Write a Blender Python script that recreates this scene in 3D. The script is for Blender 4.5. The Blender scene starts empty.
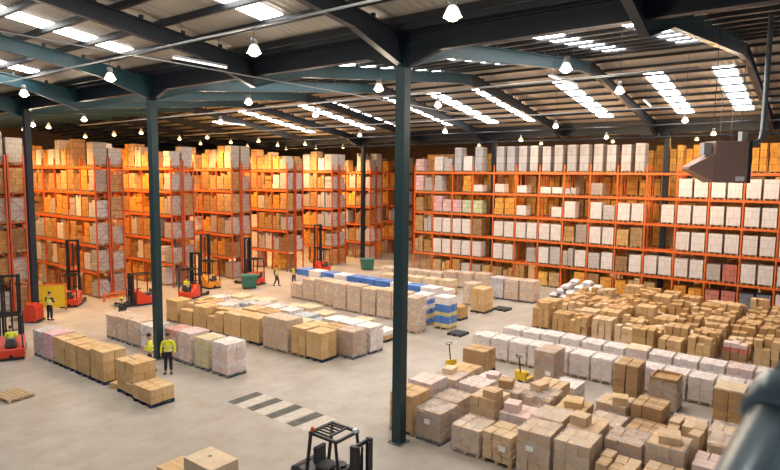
import bpy, bmesh, math, random
from mathutils import Vector, Matrix
PI = math.pi
random.seed(7)
R = random.Random(11)
SC = bpy.context.scene
COL = SC.collection

# ------------------------------------------------------------------ helpers
class MB:
    """collects shapes and links them as ONE mesh"""
    def __init__(s):
        s.v, s.f, s.m = [], [], []
    def add(s, vs, fs, mi=0):
        o = len(s.v)
        s.v += [tuple(p) for p in vs]
        s.f += [tuple(i + o for i in q) for q in fs]
        s.m += [mi] * len(fs)
        return s
    def box(s, c, d, mi=0, rz=0.0, rx=0.0, ry=0.0):
        hx, hy, hz = d[0] / 2, d[1] / 2, d[2] / 2
        M = Matrix.Rotation(rz, 3, 'Z') @ Matrix.Rotation(ry, 3, 'Y') @ Matrix.Rotation(rx, 3, 'X')
        vs = [M @ Vector((x * hx, y * hy, z * hz)) + Vector(c) for z in (-1, 1) for y in (-1, 1) for x in (-1, 1)]
        return s.add(vs, [(0, 2, 3, 1), (4, 5, 7, 6), (0, 1, 5, 4), (2, 6, 7, 3), (0, 4, 6, 2), (1, 3, 7, 5)], mi)
    def bar(s, a, b, w, h, mi=0, up=(0, 0, 1)):
        a, b = Vector(a), Vector(b)
        d = (b - a).normalized(); up = Vector(up)
        if abs(d.dot(up)) > .98: up = Vector((1, 0, 0))
        x = d.cross(up).normalized() * (w / 2); y = x.cross(d).normalized() * (h / 2)
        vs = [p + i * x + j * y for p in (a, b) for j in (-1, 1) for i in (-1, 1)]
        return s.add(vs, [(0, 2, 3, 1), (4, 5, 7, 6), (0, 1, 5, 4), (2, 6, 7, 3), (0, 4, 6, 2), (1, 3, 7, 5)], mi)
    def tube(s, pts, r, n=8, mi=0, caps=True):
        pts = [Vector(p) for p in pts]
        rr = r if isinstance(r, (list, tuple)) else [r] * len(pts)
        vs, fs = [], []
        prev = None
        for i, p in enumerate(pts):
            if i == 0: d = pts[1] - p
            elif i == len(pts) - 1: d = p - pts[i - 1]
            else: d = (pts[i + 1] - p).normalized() + (p - pts[i - 1]).normalized()
            d.normalize()
            if prev is None:
                a = Vector((0, 0, 1)) if abs(d.z) < .9 else Vector((1, 0, 0))
                x = d.cross(a).normalized()
            else:
                x = (prev - d * prev.dot(d)).normalized()
            prev = x; y = d.cross(x)
            vs += [p + (x * math.cos(2 * PI * k / n) + y * math.sin(2 * PI * k / n)) * rr[i] for k in range(n)]
        for i in range(len(pts) - 1):
            for k in range(n):
                k2 = (k + 1) % n
                fs.append((i * n + k, i * n + k2, (i + 1) * n + k2, (i + 1) * n + k))
        if caps:
            fs.append(tuple(range(n - 1, -1, -1))); fs.append(tuple((len(pts) - 1) * n + k for k in range(n)))
        return s.add(vs, fs, mi)
    def lathe(s, prof, c=(0, 0, 0), n=14, mi=0):
        c = Vector(c); vs, fs = [], []
        for r, z in prof:
            vs += [c + Vector((r * math.cos(2 * PI * k / n), r * math.sin(2 * PI * k / n), z)) for k in range(n)]
        for i in range(len(prof) - 1):
            for k in range(n):
                k2 = (k + 1) % n
                fs.append((i * n + k, i * n + k2, (i + 1) * n + k2, (i + 1) * n + k))
        fs.append(tuple(range(n - 1, -1, -1))); fs.append(tuple((len(prof) - 1) * n + k for k in range(n)))
        return s.add(vs, fs, mi)
    def prism(s, poly, a0, a1, axis='y', mi=0):
        """polygon in the two other axes, extruded along axis from a0 to a1"""
        n = len(poly)
        def P(q, a):
            return (q[0], a, q[1]) if axis == 'y' else ((a, q[0], q[1]) if axis == 'x' else (q[0], q[1], a))
        vs = [P(q, a0) for q in poly] + [P(q, a1) for q in poly]
        fs = [tuple(range(n - 1, -1, -1)), tuple(range(n, 2 * n))]
        for k in range(n):
            k2 = (k + 1) % n
            fs.append((k, k2, n + k2, n + k))
        return s.add(vs, fs, mi)
    def ball(s, c, r, nu=8, nv=6, mi=0):
        rx, ry, rz = r if isinstance(r, (list, tuple)) else (r, r, r)
        c = Vector(c); vs = [c + Vector((0, 0, -rz))]; fs = []
        for i in range(1, nv):
            t = -PI / 2 + PI * i / nv
            vs += [c + Vector((rx * math.cos(t) * math.cos(2 * PI * k / nu), ry * math.cos(t) * math.sin(2 * PI * k / nu), rz * math.sin(t))) for k in range(nu)]
        vs.append(c + Vector((0, 0, rz))); L = len(vs) - 1
        for k in range(nu):
            k2 = (k + 1) % nu
            fs.append((0, 1 + k2, 1 + k)); fs.append((L, L - nu + k, L - nu + k2))
            for i in range(nv - 2):
                a = 1 + i * nu
                fs.append((a + k, a + k2, a + nu + k2, a + nu + k))
        return s.add(vs, fs, mi)
    def mesh(s, name, mats, smooth=False, bevel=0.0, seg=1):
        me = bpy.data.meshes.new(name)
        me.from_pydata(s.v, [], s.f)
        mats = mats if isinstance(mats, (list, tuple)) else [mats]
        for m in mats: me.materials.append(m)
        for p, mi in zip(me.polygons, s.m): p.material_index = mi
        bm = bmesh.new(); bm.from_mesh(me)
        bmesh.ops.recalc_face_normals(bm, faces=bm.faces)
        if bevel:
            bmesh.ops.bevel(bm, geom=list(bm.edges), offset=bevel, segments=seg, affect='EDGES', profile=.6)
        bm.to_mesh(me); bm.free()
        if smooth:
            for p in me.polygons: p.use_smooth = True
        return me
    def build(s, name, mats, parent=None, loc=None, rz=0, smooth=False, bevel=0.0, seg=1):
        return link(name, s.mesh(name, mats, smooth, bevel, seg), parent, loc, rz)

def link(name, me, parent=None, loc=None, rz=0):
    o = bpy.data.objects.new(name, me); COL.objects.link(o)
    if parent is not None: o.parent = parent
    if loc is not None: o.location = loc
    o.rotation_euler = (0, 0, rz)
    return o

USED = {}
def tag(o, label, cat, group=None, kind=None):
    o['label'] = label; o['category'] = cat
    if group: o['group'] = group
    if kind: o['kind'] = kind
    USED.setdefault(label, []).append(o.name)
    return o
def thing(name, label, cat, loc=(0, 0, 0), rz=0, group=None):
    o = bpy.data.objects.new(name, None); COL.objects.link(o)
    o.empty_display_size = .2
    o.location = loc; o.rotation_euler = (0, 0, rz)
    return tag(o, label, cat, group)
def struct(o):
    o['kind'] = 'structure'; return o
def dup_tree(o, loc, rz, label, group=None):
    c = o.copy(); COL.objects.link(c); c.location = loc; c.rotation_euler = (0, 0, rz); c['label'] = label
    USED.setdefault(label, []).append(c.name)
    if group: c['group'] = group
    for ch in o.children:
        d = ch.copy(); COL.objects.link(d); d.parent = c
        for g in ch.children:
            e = g.copy(); COL.objects.link(e); e.parent = d
    return c
ORD = ['first', 'second', 'third', 'fourth', 'fifth', 'sixth', 'seventh', 'eighth', 'ninth', 'tenth', 'eleventh',
       'twelfth', 'thirteenth', 'fourteenth', 'fifteenth', 'sixteenth']

# ------------------------------------------------------------------ materials
def newmat(name):
    m = bpy.data.materials.new(name); m.use_nodes = True
    nt = m.node_tree; b = nt.nodes['Principled BSDF']
    return m, nt, b
def N(nt, t, **k):
    n = nt.nodes.new(t)
    for a, v in k.items(): setattr(n, a, v)
    return n
def ramp(nt, fac, cols):
    r = N(nt, 'ShaderNodeValToRGB')
    e = r.color_ramp.elements
    e[0].position, e[0].color = cols[0][0], (*cols[0][1], 1)
    e[1].position, e[1].color = cols[-1][0], (*cols[-1][1], 1)
    for p, c in cols[1:-1]:
        x = e.new(p); x.color = (*c, 1)
    nt.links.new(fac, r.inputs[0]); return r.outputs[0]
def mixc(nt, fac, a, b, mode='MIX'):
    n = N(nt, 'ShaderNodeMix', data_type='RGBA', blend_type=mode)
    for i, v in ((0, fac), (6, a), (7, b)):
        if hasattr(v, 'node'): nt.links.new(v, n.inputs[i])
        elif i == 0: n.inputs[0].default_value = v
        else: n.inputs[i].default_value = (*v, 1)
    return n.outputs[2]
def noise(nt, scale, detail=4, rough=.6, coord='Object', stretch=None):
    tc = N(nt, 'ShaderNodeTexCoord'); n = N(nt, 'ShaderNodeTexNoise')
    n.inputs['Scale'].default_value = scale; n.inputs['Detail'].default_value = detail; n.inputs['Roughness'].default_value = rough
    if stretch:
        mp = N(nt, 'ShaderNodeMapping'); mp.inputs['Scale'].default_value = stretch
        nt.links.new(tc.outputs[coord], mp.inputs[0]); nt.links.new(mp.outputs[0], n.inputs[0])
    else: nt.links.new(tc.outputs[coord], n.inputs[0])
    return n.outputs['Fac']
def paint(name, col, rough=.5, metal=0.0, var=.15, scale=6):
    m, nt, b = newmat(name)
    f = noise(nt, scale)
    d = tuple(max(0, c * (1 - var)) for c in col); l = tuple(min(1, c * (1 + var)) for c in col)
    nt.links.new(ramp(nt, f, [(.3, d), (.7, l)]), b.inputs['Base Color'])
    b.inputs['Roughness'].default_value = rough; b.inputs['Metallic'].default_value = metal
    return m
def board(name, cols, rough=.75, seam=None, soft=.2, stain=.25):
    """carton board: colour varies from box to box, blotches, optional carton seams as a pattern"""
    m, nt, b = newmat(name)
    oi = N(nt, 'ShaderNodeObjectInfo')
    n = len(cols)
    base = ramp(nt, oi.outputs['Random'], [(i / (n - 1), c) for i, c in enumerate(cols)])
    f = noise(nt, 2.3, 5, .65)
    base = mixc(nt, ramp(nt, f, [(.35, (stain,) * 3), (.62, (0, 0, 0))]), base, (.16, .09, .045))
    if seam:
        tc = N(nt, 'ShaderNodeTexCoord'); sx = N(nt, 'ShaderNodeSeparateXYZ'); nt.links.new(tc.outputs['Object'], sx.inputs[0])
        ad = N(nt, 'ShaderNodeMath', operation='ADD'); nt.links.new(sx.outputs[0], ad.inputs[0]); nt.links.new(sx.outputs[1], ad.inputs[1])
        cb = N(nt, 'ShaderNodeCombineXYZ'); nt.links.new(ad.outputs[0], cb.inputs[0]); nt.links.new(sx.outputs[2], cb.inputs[1])
        br = N(nt, 'ShaderNodeTexBrick'); nt.links.new(cb.outputs[0], br.inputs['Vector'])
        br.inputs['Scale'].default_value = 1; br.inputs['Brick Width'].default_value = seam[0]; br.inputs['Row Height'].default_value = seam[1]
        br.inputs['Mortar Size'].default_value = .012; br.inputs['Color1'].default_value = (1, 1, 1, 1); br.inputs['Color2'].default_value = (*([.74 if soft < .5 else .93] * 3), 1)
        br.inputs['Mortar'].default_value = (*([soft] * 3), 1)
        base = mixc(nt, 1.0, base, br.outputs['Color'], 'MULTIPLY')
    nt.links.new(base, b.inputs['Base Color'])
    b.inputs['Roughness'].default_value = rough
    return m
def emit(name, col, strength):
    m, nt, b = newmat(name)
    b.inputs['Base Color'].default_value = (*col, 1)
    b.inputs['Emission Color'].default_value = (*col, 1); b.inputs['Emission Strength'].default_value = strength
    return m
M = {}
M['kraft_tan'] = board('kraft_tan', [(.66, .42, .19), (.58, .36, .16), (.72, .49, .25)])
M['kraft_pink'] = board('kraft_pink', [(.66, .44, .26), (.72, .52, .33), (.58, .37, .20), (.76, .57, .38)])
M['kraft_orange'] = board('kraft_orange', [(.56, .32, .11), (.50, .29, .11), (.62, .38, .16), (.44, .25, .10)], stain=.35)
M['kraft_dark'] = board('kraft_dark', [(.44, .26, .12), (.50, .31, .15), (.40, .23, .115)])
M['cream_board'] = board('cream_board', [(.72, .58, .40), (.68, .52, .35)])
M['white_board'] = board('white_board', [(.80, .71, .69), (.84, .76, .74), (.76, .67, .65)], stain=.08)
M['grey_board'] = board('grey_board', [(.46, .46, .50), (.56, .56, .58), (.42, .40, .42)], stain=.1)
M['pink_board'] = board('pink_board', [(.78, .36, .42), (.80, .42, .46)], stain=.05)
M['pinkwhite_board'] = board('pinkwhite_board', [(.74, .52, .48), (.78, .60, .56)], stain=.1)
M['red_board'] = board('red_board', [(.60, .14, .10), (.66, .22, .18)], stain=.1)
M['yellow_board'] = board('yellow_board', [(.66, .56, .22), (.62, .54, .28)], stain=.1)
M['blue_board'] = board('blue_board', [(.06, .17, .50), (.08, .21, .56)], stain=.05)
M['bluegrey_board'] = board('bluegrey_board', [(.36, .47, .52), (.34, .44, .50)], stain=.05)
S1 = (.46, .42)
M['rack_kraft'] = board('rack_kraft', [(.62, .33, .09), (.46, .23, .07), (.70, .42, .15), (.28, .14, .05), (.62, .40, .19), (.38, .19, .065)], seam=S1, stain=.3)
M['rack_yellow'] = board('rack_yellow', [(.88, .42, .05), (.78, .30, .03), (.88, .50, .10)], seam=(.5, .5), stain=.3)
M['rack_grey'] = board('rack_grey', [(.42, .35, .29), (.50, .46, .44), (.36, .28, .22), (.56, .53, .52)], seam=(.42, .30), stain=.15, soft=.55)
M['rack_white'] = board('rack_white', [(.68, .60, .56), (.72, .66, .62)], seam=(.5, .52), stain=.06, soft=.6)
M['rack_pink'] = board('rack_pink', [(.76, .38, .40), (.72, .46, .44)], seam=(.5, .4), stain=.05)
M['rack_green'] = board('rack_green', [(.60, .62, .36), (.58, .60, .44)], seam=(.5, .4), stain=.05)
M['rack_tall'] = board('rack_tall', [(.34, .345, .37), (.40, .395, .41), (.30, .305, .35)], seam=(.9, .62), stain=.08)
M['rack_slate'] = board('rack_slate', [(.15, .16, .20), (.18, .19, .23)], seam=(.5, .4), stain=.05)
M['rack_red'] = board('rack_red', [(.52, .14, .10), (.56, .20, .15)], seam=(.5, .4), stain=.05)
M['tape'] = paint('tape', (.60, .46, .28), .35)
M['paper_label'] = paint('paper_label', (.85, .83, .80), .7, var=.05)
M['pallet_wood'] = paint('pallet_wood', (.46, .32, .18), .85, var=.35, scale=14)
M['pallet_blue'] = paint('pallet_blue', (.014, .032, .08), .7, var=.4, scale=9)
M['pallet_dark'] = paint('pallet_dark', (.04, .042, .05), .6, var=.3, scale=9)
M['rack_orange'] = paint('rack_orange', (.74, .145, .02), .45, var=.15)
M['rack_red_paint'] = paint('rack_red_paint', (.50, .075, .02), .45, var=.2)
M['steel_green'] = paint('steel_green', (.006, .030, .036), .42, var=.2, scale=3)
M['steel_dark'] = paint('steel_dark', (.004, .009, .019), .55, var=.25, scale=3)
M['steel_teal'] = paint('steel_teal', (.007, .048, .066), .42, var=.2, scale=3)  # lit look of the dark rafter steel, the light put into the colour
M['purlin_paint'] = paint('purlin_paint', (.012, .015, .020), .55, var=.2)
M['conduit'] = paint('conduit', (.34, .35, .36), .5, .1, var=.1)
M['galv'] = paint('galv', (.17, .19, .21), .4, .5, var=.2)
M['black'] = paint('black', (.012, .013, .017), .45, var=.3)
M['rubber'] = paint('rubber', (.015, .015, .016), .8, var=.3)
M['truck_red'] = paint('truck_red', (.62, .045, .015), .35, var=.1)
M['truck_orange'] = paint('truck_orange', (.72, .26, .02), .4, var=.1)
M['truck_yellow'] = paint('truck_yellow', (.75, .48, .02), .4, var=.1)
M['bin_green'] = paint('bin_green', (.03, .13, .09), .5, var=.2)
M['hivis'] = paint('hivis', (.80, .82, .03), .6, var=.06)
M['reflect'] = paint('reflect', (.75, .75, .72), .3, .3, var=.05)
M['trousers'] = paint('trousers', (.012, .014, .022), .8, var=.3)
M['shirt_dark'] = paint('shirt_dark', (.02, .022, .03), .8, var=.3)
M['skin'] = paint('skin', (.52, .29, .19), .55, var=.08)
M['hair'] = paint('hair', (.018, .012, .008), .6, var=.3)
M['rail_paint'] = paint('rail_paint', (.17, .24, .28), .30, var=.18, scale=14)
M['heater_brown'] = paint('heater_brown', (.33, .20, .165), .5, var=.06)
M['white_bag'] = paint('white_bag', (.80, .78, .80), .55, var=.06, scale=5)
M['seat_grey'] = paint('seat_grey', (.05, .05, .055), .7)
M['marking_white'] = paint('marking_white', (.52, .465, .40), .8, var=.15, scale=4)
M['marking_dark'] = paint('marking_dark', (.10, .095, .08), .8, var=.35, scale=3)
M['amber'] = paint('amber', (.75, .16, .02), .3)
M['lamp_shell'] = paint('lamp_shell', (.30, .30, .31), .35, .5)
M['glass_white'] = emit('glass_white', (1, .90, .76), 1.1)
M['glass_warm'] = emit('glass_warm', (1, .74, .40), 1.3)
M['lamp_white'] = emit('lamp_white', (1, .90, .72), 9)
M['lamp_warm'] = emit('lamp_warm', (1, .72, .36), 9)
M['tube_light'] = emit('tube_light', (1, .97, .92), 1.6)

def floor_mat():
    m, nt, b = newmat('concrete_floor')
    f1 = noise(nt, .10, 6, .62); f2 = noise(nt, .75, 7, .7); f3 = noise(nt, .5, 3, .5, stretch=(.35, 2.2, 1))
    c = ramp(nt, f1, [(.34, (.35, .305, .26)), (.52, (.415, .37, .325)), (.68, (.475, .43, .38))])
    c = mixc(nt, ramp(nt, f2, [(.36, (.42,) * 3), (.60, (0,) * 3)]), c, (.20, .15, .105))
    c = mixc(nt, ramp(nt, f3, [(.58, (0,) * 3), (.76, (.30,) * 3)]), c, (.54, .49, .43))
    f4 = noise(nt, 2.2, 5, .7)
    c = mixc(nt, ramp(nt, f4, [(.66, (0,) * 3), (.74, (.5,) * 3)]), c, (.14, .11, .08))
    nt.links.new(c, b.inputs['Base Color'])
    nt.links.new(ramp(nt, f2, [(.3, (.42,) * 3), (.7, (.6,) * 3)]), b.inputs['Roughness'])
    return m
def film_mat():
    m, nt, b = newmat('stretch_film')
    out = nt.nodes['Material Output']
    b.inputs['Base Color'].default_value = (.80, .74, .72, 1); b.inputs['Roughness'].default_value = .28
    tr = N(nt, 'ShaderNodeBsdfTransparent'); mx = N(nt, 'ShaderNodeMixShader')
    f = noise(nt, 2.2, 3, .55, stretch=(1, 1, 2))
    nt.links.new(ramp(nt, f, [(.25, (.16,) * 3), (.80, (.44,) * 3)]), mx.inputs[0])
    nt.links.new(tr.outputs[0], mx.inputs[1]); nt.links.new(b.outputs[0], mx.inputs[2]); nt.links.new(mx.outputs[0], out.inputs[0])
    bp = N(nt, 'ShaderNodeBump'); bp.inputs['Strength'].default_value = .5; nt.links.new(f, bp.inputs['Height']); nt.links.new(bp.outputs[0], b.inputs['Normal'])
    return m
def roof_mat():
    m, nt, b = newmat('roof_sheet')
    tc = N(nt, 'ShaderNodeTexCoord'); sx = N(nt, 'ShaderNodeSeparateXYZ'); nt.links.new(tc.outputs['Object'], sx.inputs[0])
    ml = N(nt, 'ShaderNodeMath', operation='MULTIPLY'); ml.inputs[1].default_value = 2 * PI / .33; nt.links.new(sx.outputs[1], ml.inputs[0])
    sn = N(nt, 'ShaderNodeMath', operation='SINE'); nt.links.new(ml.outputs[0], sn.inputs[0])
    f = noise(nt, .3, 4)
    nt.links.new(ramp(nt, f, [(.3, (.27, .245, .215)), (.7, (.33, .30, .265))]), b.inputs['Base Color'])
    bp = N(nt, 'ShaderNodeBump'); bp.inputs['Strength'].default_value = .35; bp.inputs['Distance'].default_value = .04
    nt.links.new(sn.outputs[0], bp.inputs['Height']); nt.links.new(bp.outputs[0], b.inputs['Normal'])
    b.inputs['Roughness'].default_value = .6
    return m
M['floor'] = floor_mat(); M['film'] = film_mat(); M['roof'] = roof_mat()
M['wall'] = paint('wall_panel', (.16, .11, .07), .7, var=.1, scale=.5)
M['skylight'] = emit('skylight_panel', (1.0, .985, .95), 16.0)

# ------------------------------------------------------------------ the setting
V1 = 11.62; BAY = 7.44
UV1, UR, UV2, U0, UR2 = 15.82, 33.3, 48.9, -1.6, 64.0   # valley, ridge, valley, near ridge, far ridge
ZV, ZR, Z0, ZV2 = 13.95, 15.9, 16.15, 13.6
fl = MB().box((30, 38, -.15), (96, 116, .3)); struct(fl.build('floor', M['floor']))
def zroof(u):
    for a, b, za, zb in ((U0 - 16, U0, ZV, Z0), (U0, UV1, Z0, ZV), (UV1, UR, ZV, ZR), (UR, UV2, ZR, ZV2), (UV2, UR2, ZV2, ZR), (UR2, UR2 + 14, ZR, ZV2)):
        if a <= u <= b: return za + (zb - za) * (u - a) / (b - a)
    return ZV
VA, VB = -14.0, 92.0
for a, b in ((U0 - 9, U0), (U0, UV1), (UV1, UR), (UR, UV2), (UV2, UR2), (UR2, UR2 + 14)):
    q = MB().prism([(a, zroof(a)), (b, zroof(b)), (b, zroof(b) + .08), (a, zroof(a) + .08)], VA, VB, 'y')
    struct(q.build('ceiling', M['roof']))
w = MB().box((30, VB + .1, 8.2), (96, .2, 16.4)); struct(w.build('wall_back', M['wall']))
w = MB().box((77.9, 38, 8.2), (.2, 110, 16.4)); struct(w.build('wall_far', M['wall']))

# skylights: translucent roof panels set in the slopes
def skylight(n, v, ua, ub, w=1.05):
    q = MB()
    za, zb = zroof(ua) - .05, zroof(ub) - .05
    q.prism([(ua, za), (ub, zb), (ub, zb + .04), (ua, za + .04)], v - w / 2, v + w / 2, 'y')
    o = q.build('window_%d' % n, M['skylight']); struct(o); o['label'] = 'translucent rooflight panel'
k = 0
for v in (1.9, 5.65, 9.25, 14.8, 20.7, 24.5, 28.6, 34.8, 38.2, 43.0, 46.5):
    k += 1; skylight(k, v, 37.1, 46.6)
for v in (6.2, 9.6, 15.6, 20.4, 24.6, 31.0, 37.5):
    k += 1; skylight(k, v, 20.2, 31.6)
for v in (15.1, 24.1, 29.6, 33.0, 40.5, 7.0, -1.0):
    k += 1; skylight(k, v, 4.2, 13.3)
for v in (23.0, 8.0):
    k += 1; skylight(k, v, 52.5, 60)

# purlins
def purlins():
    i = 0
    segs = [(U0, UV1, 11, 'roof slope nearest the camera'), (UV1, UR, 11, 'near slope of the main span'), (UR, UV2, 10, 'far slope of the main span'), (UV2, UR2, 7, 'slope beyond the long orange rack')]
    for a, b, n, d in segs:
        for j in range(n):
            u = a + (b - a) * (j + .5) / n
            q = MB(); z = zroof(u); dp = .12 if a >= UV1 else .20
            q.box((0, (VA + VB) / 2, -.02 - dp / 2), (.065, VB - VA, dp)); q.box((.04, (VA + VB) / 2, -.03 - dp), (.10, VB - VA, .02))
            o = q.build('roof_purlin', M['purlin_paint'], None, (u, 0, z))
            tag(o, 'dark steel purlin running under the roof sheets, %s' % d, 'purlin', 'purlins of the ' + d)
            o['kind'] = 'structure'
purlins()
# portal frames
def ibeam(q, pts, w=.24, t=.05):
    """I section along a polyline of (u, ztop, depth)"""
    for (u0, z0, d0), (u1, z1, d1) in zip(pts[:-1], pts[1:]):
        q.prism([(u0, z0), (u1, z1), (u1, z1 - t), (u0, z0 - t)], -w / 2, w / 2, 'y')
        q.prism([(u0, z0 - d0 + t), (u1, z1 - d1 + t), (u1, z1 - d1), (u0, z0 - d0)], -w / 2, w / 2, 'y')
        q.prism([(u0, z0 - t), (u1, z1 - t), (u1, z1 - d1 + t), (u0, z0 - d0 + t)], -.02, .02, 'y')
def rafter(v, ua, ub, rid, txt, mat):
    q = MB(); g = .27
    sgn = 1 if rid > ua - .01 and rid == ub else -1
    if rid == ub: us = [ua, ua + 2.6, ub - 1.6, ub]
    else: us = [ua, ua + 1.6, ub - 2.6, ub]
    dep = [1.05, .58, .58, .72] if rid == ub else [.72, .58, .58, 1.05]
    ibeam(q, [(u, zroof(u) - g, d) for u, d in zip(us, dep)])
    for j in range(1, 11):                      # purlin cleats on the top flange
        u = ua + (ub - ua) * j / 11; q.box((u, 0, zroof(u) - g + .07), (.12, .1, .16))
    o = q.build('roof_rafter', mat, None, (0, v, 0)); tag(o, txt, 'rafter'); o['kind'] = 'structure'
names = {-2: 'nearest bay on the right', -1: 'bay right of the foreground column', 0: 'frame of the foreground column', 1: 'bay left of the foreground column',
         2: 'frame of the column behind the two workers', 3: 'bay beyond the two workers', 4: 'frame of the column at the left edge', 5: 'bay beyond the left column',
         6: 'second frame beyond the left column', 7: 'third bay beyond the left column', 8: 'last frame but one', 9: 'last frame'}
for i in range(-2, 10):
    v = V1 + BAY * i
    for ua, ub, rid, d in ((U0, UV1, U0, 'over the near aisle'), (UV1, UR, UR, 'rising to the ridge'), (UR, UV2, UR, 'falling to the far columns'), (UV2, UR2, UR2, 'past the long rack')):
        rafter(v, ua, ub, rid, 'steel rafter %s, %s' % (d, names[i]), M['steel_teal'] if d.startswith('rising') or (i > 1 and d.startswith('over')) else M['steel_dark'])  # teal copy where rafters look lit, dark copy elsewhere
# valley beams, one length from column to column
for U, nm, zb_ in ((UV1, 'the near column line', 13.38), (UV2, 'the far column line', 13.03)):
    for i in range(-2, 8, 2):
        q = MB(); a, b = V1 + BAY * i, V1 + BAY * (i + 2)
        for dz, h, w in ((.30, .05, .26), (-.30, .05, .26), (0, .56, .03)): q.box((0, (a + b) / 2, dz), (w, b - a, h))
        for s, c in ((1, a), (-1, b)): q.prism([(c + s * .15, -.3), (c + s * 1.5, -.3), (c + s * .15, -.75)], -.1, .1, 'x')
        o = q.build('valley_beam', M['steel_dark'], None, (U, 0, zb_))
        tag(o, 'deep dark steel beam on %s, length %s' % (nm, {-2: 'nearest the camera', 0: 'between foreground and worker columns', 2: 'from the worker column onward', 4: 'next to last', 6: 'deepest in the hall'}[i]), 'beam')
        o['kind'] = 'structure'
    q = MB()
    q.prism([(-.5, -.02), (.5, -.02), (.55, .28), (.5, .28), (.45, .03), (-.45, .03), (-.5, .28), (-.55, .28)], VA, VB, 'y')
    o = q.build('valley_gutter', M['steel_dark'], None, (U, 0, zb_ + .34)); tag(o, 'dark sheet gutter lying along the valley above ' + nm, 'gutter'); o['kind'] = 'structure'
def column(u, v, label, w=.34, mat='steel_green', H=12.7):
    hm = H / 2
    t = thing('steel_column', label, 'column', (u, v, 0))
    q = MB()
    for s in (-1, 1): q.box((0, s * (w / 2 - .015), hm), (w * .95, .03, H - .04))
    q.box((0, 0, hm), (.03, w - .06, H - .04))
    for s in (-1, 1): q.box((s * (w * .475 - .01), 0, hm), (.02, w - .06, H - .04))
    q.build('shaft', M[mat], t)
    MB().box((0, 0, .012), (w + .2, w + .2, .024)).build('base_plate', M['galv'], t)
    for x in (-1, 1):
        for y in (-1, 1): MB().lathe([(.025, .024), (.025, .06), (.012, .09)], (x * (w / 2 + .05), y * (w / 2 + .05), 0), 6).build('anchor_bolt', M['galv'], t)
    c = MB(); c.box((0, 0, H), (w + .1, w + .3, .03)); c.prism([(-w / 2, H), (w / 2, H), (w / 2 + .5, H + .4), (-w / 2 - .5, H + .4)], -.02, .02, 'x')
    c.build('cap_plate', M[mat], t)
    return t
column(UV1, V1, 'tall dark green steel column in the foreground beside the wrapped carton block', .36, H=13.03)
column(15.85, 26.55, 'dark green steel column standing behind the two workers in yellow vests', .36, H=13.03)
column(15.75, 40.55, 'dark steel column at the left edge, in front of the grey rack load', .36, 'steel_dark', 13.03)
column(48.78, 10.85, 'black steel column rising inside the long orange rack', .36, 'steel_dark')
column(48.78, 25.45, 'dark steel column at the far end of the long orange rack', .36, 'steel_dark')
column(48.78, 41.0, 'slender dark column far back, among the rack ends beyond the cross aisle', .36, 'steel_dark')

# floor markings: the short ladder of dark bars on a pale patch
# ------------------------------------------------------------------ lamps and services
def lamp(label, u, v, z, warm, group, drop):
    t = thing('high_bay_lamp', label, 'lamp', (u, v, z), 0, group); t.scale = (.76, .76, .8)
    q = MB(); q.lathe([(.05, .42), (.10, .40), (.11, .26), (.07, .22), (.07, .20)], n=12); q.build('gear_housing', M['lamp_shell'], t, smooth=True)
    q = MB(); q.lathe([(.08, .20), (.13, .16), (.20, .02), (.235, -.06), (.225, -.06), (.19, .015), (.12, .14), (.06, .17)], n=16)
    q.build('reflector', M['glass_warm' if warm else 'glass_white'], t, smooth=True)
    MB().ball((0, 0, -.04), (.19, .19, .12), 12, 8).build('bulb', M['lamp_warm' if warm else 'lamp_white'], t, smooth=True)
    MB().tube([(0, 0, .42), (0, 0, .42 + (drop + .08) / .8)], .012, 6).build('hanger', M['black'], t)
    return t
def point(u, v, z, col, power, size=.25, spot=None):
    L = bpy.data.lights.new('lamp_glow', 'SPOT' if spot else 'POINT'); L.energy = power; L.color = col; L.shadow_soft_size = size
    if spot: L.spot_size = spot; L.spot_blend = 1.0
    o = bpy.data.objects.new('lamp_glow', L); COL.objects.link(o); o.location = (u, v, z); return o
WARMC = (1, .56, .20); WHITEC = (1, .86, .66)
PW, PWARM = 280, 3500
lampspec = []
for j, v in enumerate((6.13, 11.9, 18.98, 25.6)):
    lampspec.append((9.9, v, 12.2, 0, 'white high-bay lamp on the conduit nearest the camera, %s from the front' % ORD[j]))
for j, v in enumerate((6.4, 13.1, 20.1, 27.5, 34.5, 41.3)):
    lampspec.append((16.4, v, 12.2, 0, 'high-bay lamp beside the near valley beam, %s from the front' % ORD[j]))
for j, v in enumerate((6.64, 14.4, 21.9, 29.8)):
    lampspec.append((22.2, v, 12.3, 0, 'high-bay lamp under the near slope of the main span, %s from the front' % ORD[j]))
for j, v in enumerate((6.7, 13.6, 21.2, 28.6)):
    lampspec.append((33.6, v, 12.2, 0, 'high-bay lamp under the main ridge, %s from the front' % ORD[j]))
for j, v in enumerate((7.0, 13.9, 20.6)):
    lampspec.append((43.9, v, 12.2, 1, 'warm lamp hanging before the long orange rack, %s from the front' % ORD[j]))
for u, d in ((18.6, 'first'), (25.0, 'second'), (31.0, 'third'), (36.6, 'fourth'), (42.6, 'fifth'), (48.3, 'sixth')):
    for j, v in enumerate((43.5, 47.6, 52.5)):
        lampspec.append((u, v + (.8 if u < 24 else 0), 12.35, 1, 'warm glowing lamp over the %s aisle between racks, %s along it' % (d, ORD[j])))
for j, v in enumerate((3.0, 9.5, 16, 22.5, 29)):
    lampspec.append((52.3, v, 12.4, 1, 'warm lamp in the aisle behind the long orange rack, %s from the front' % ORD[j]))
for u, v, z, wm, lb in lampspec:
    lamp(lb, u, v, z, wm, None, max(.1, zroof(u) - .28 - z - .42) if not (abs(u - 9.9) < .1) else .12)
    if wm and 40 < u < 45 and v < 25: point(u, v, z - .28, (1, .62, .32), 900)
    elif wm:
        point(u, v, z - .28, WARMC, PWARM, spot=math.radians(146)); point(u, v, z - .05, WARMC, 420)
    else: point(u, v, z - .28, WHITEC, PW)
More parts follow.
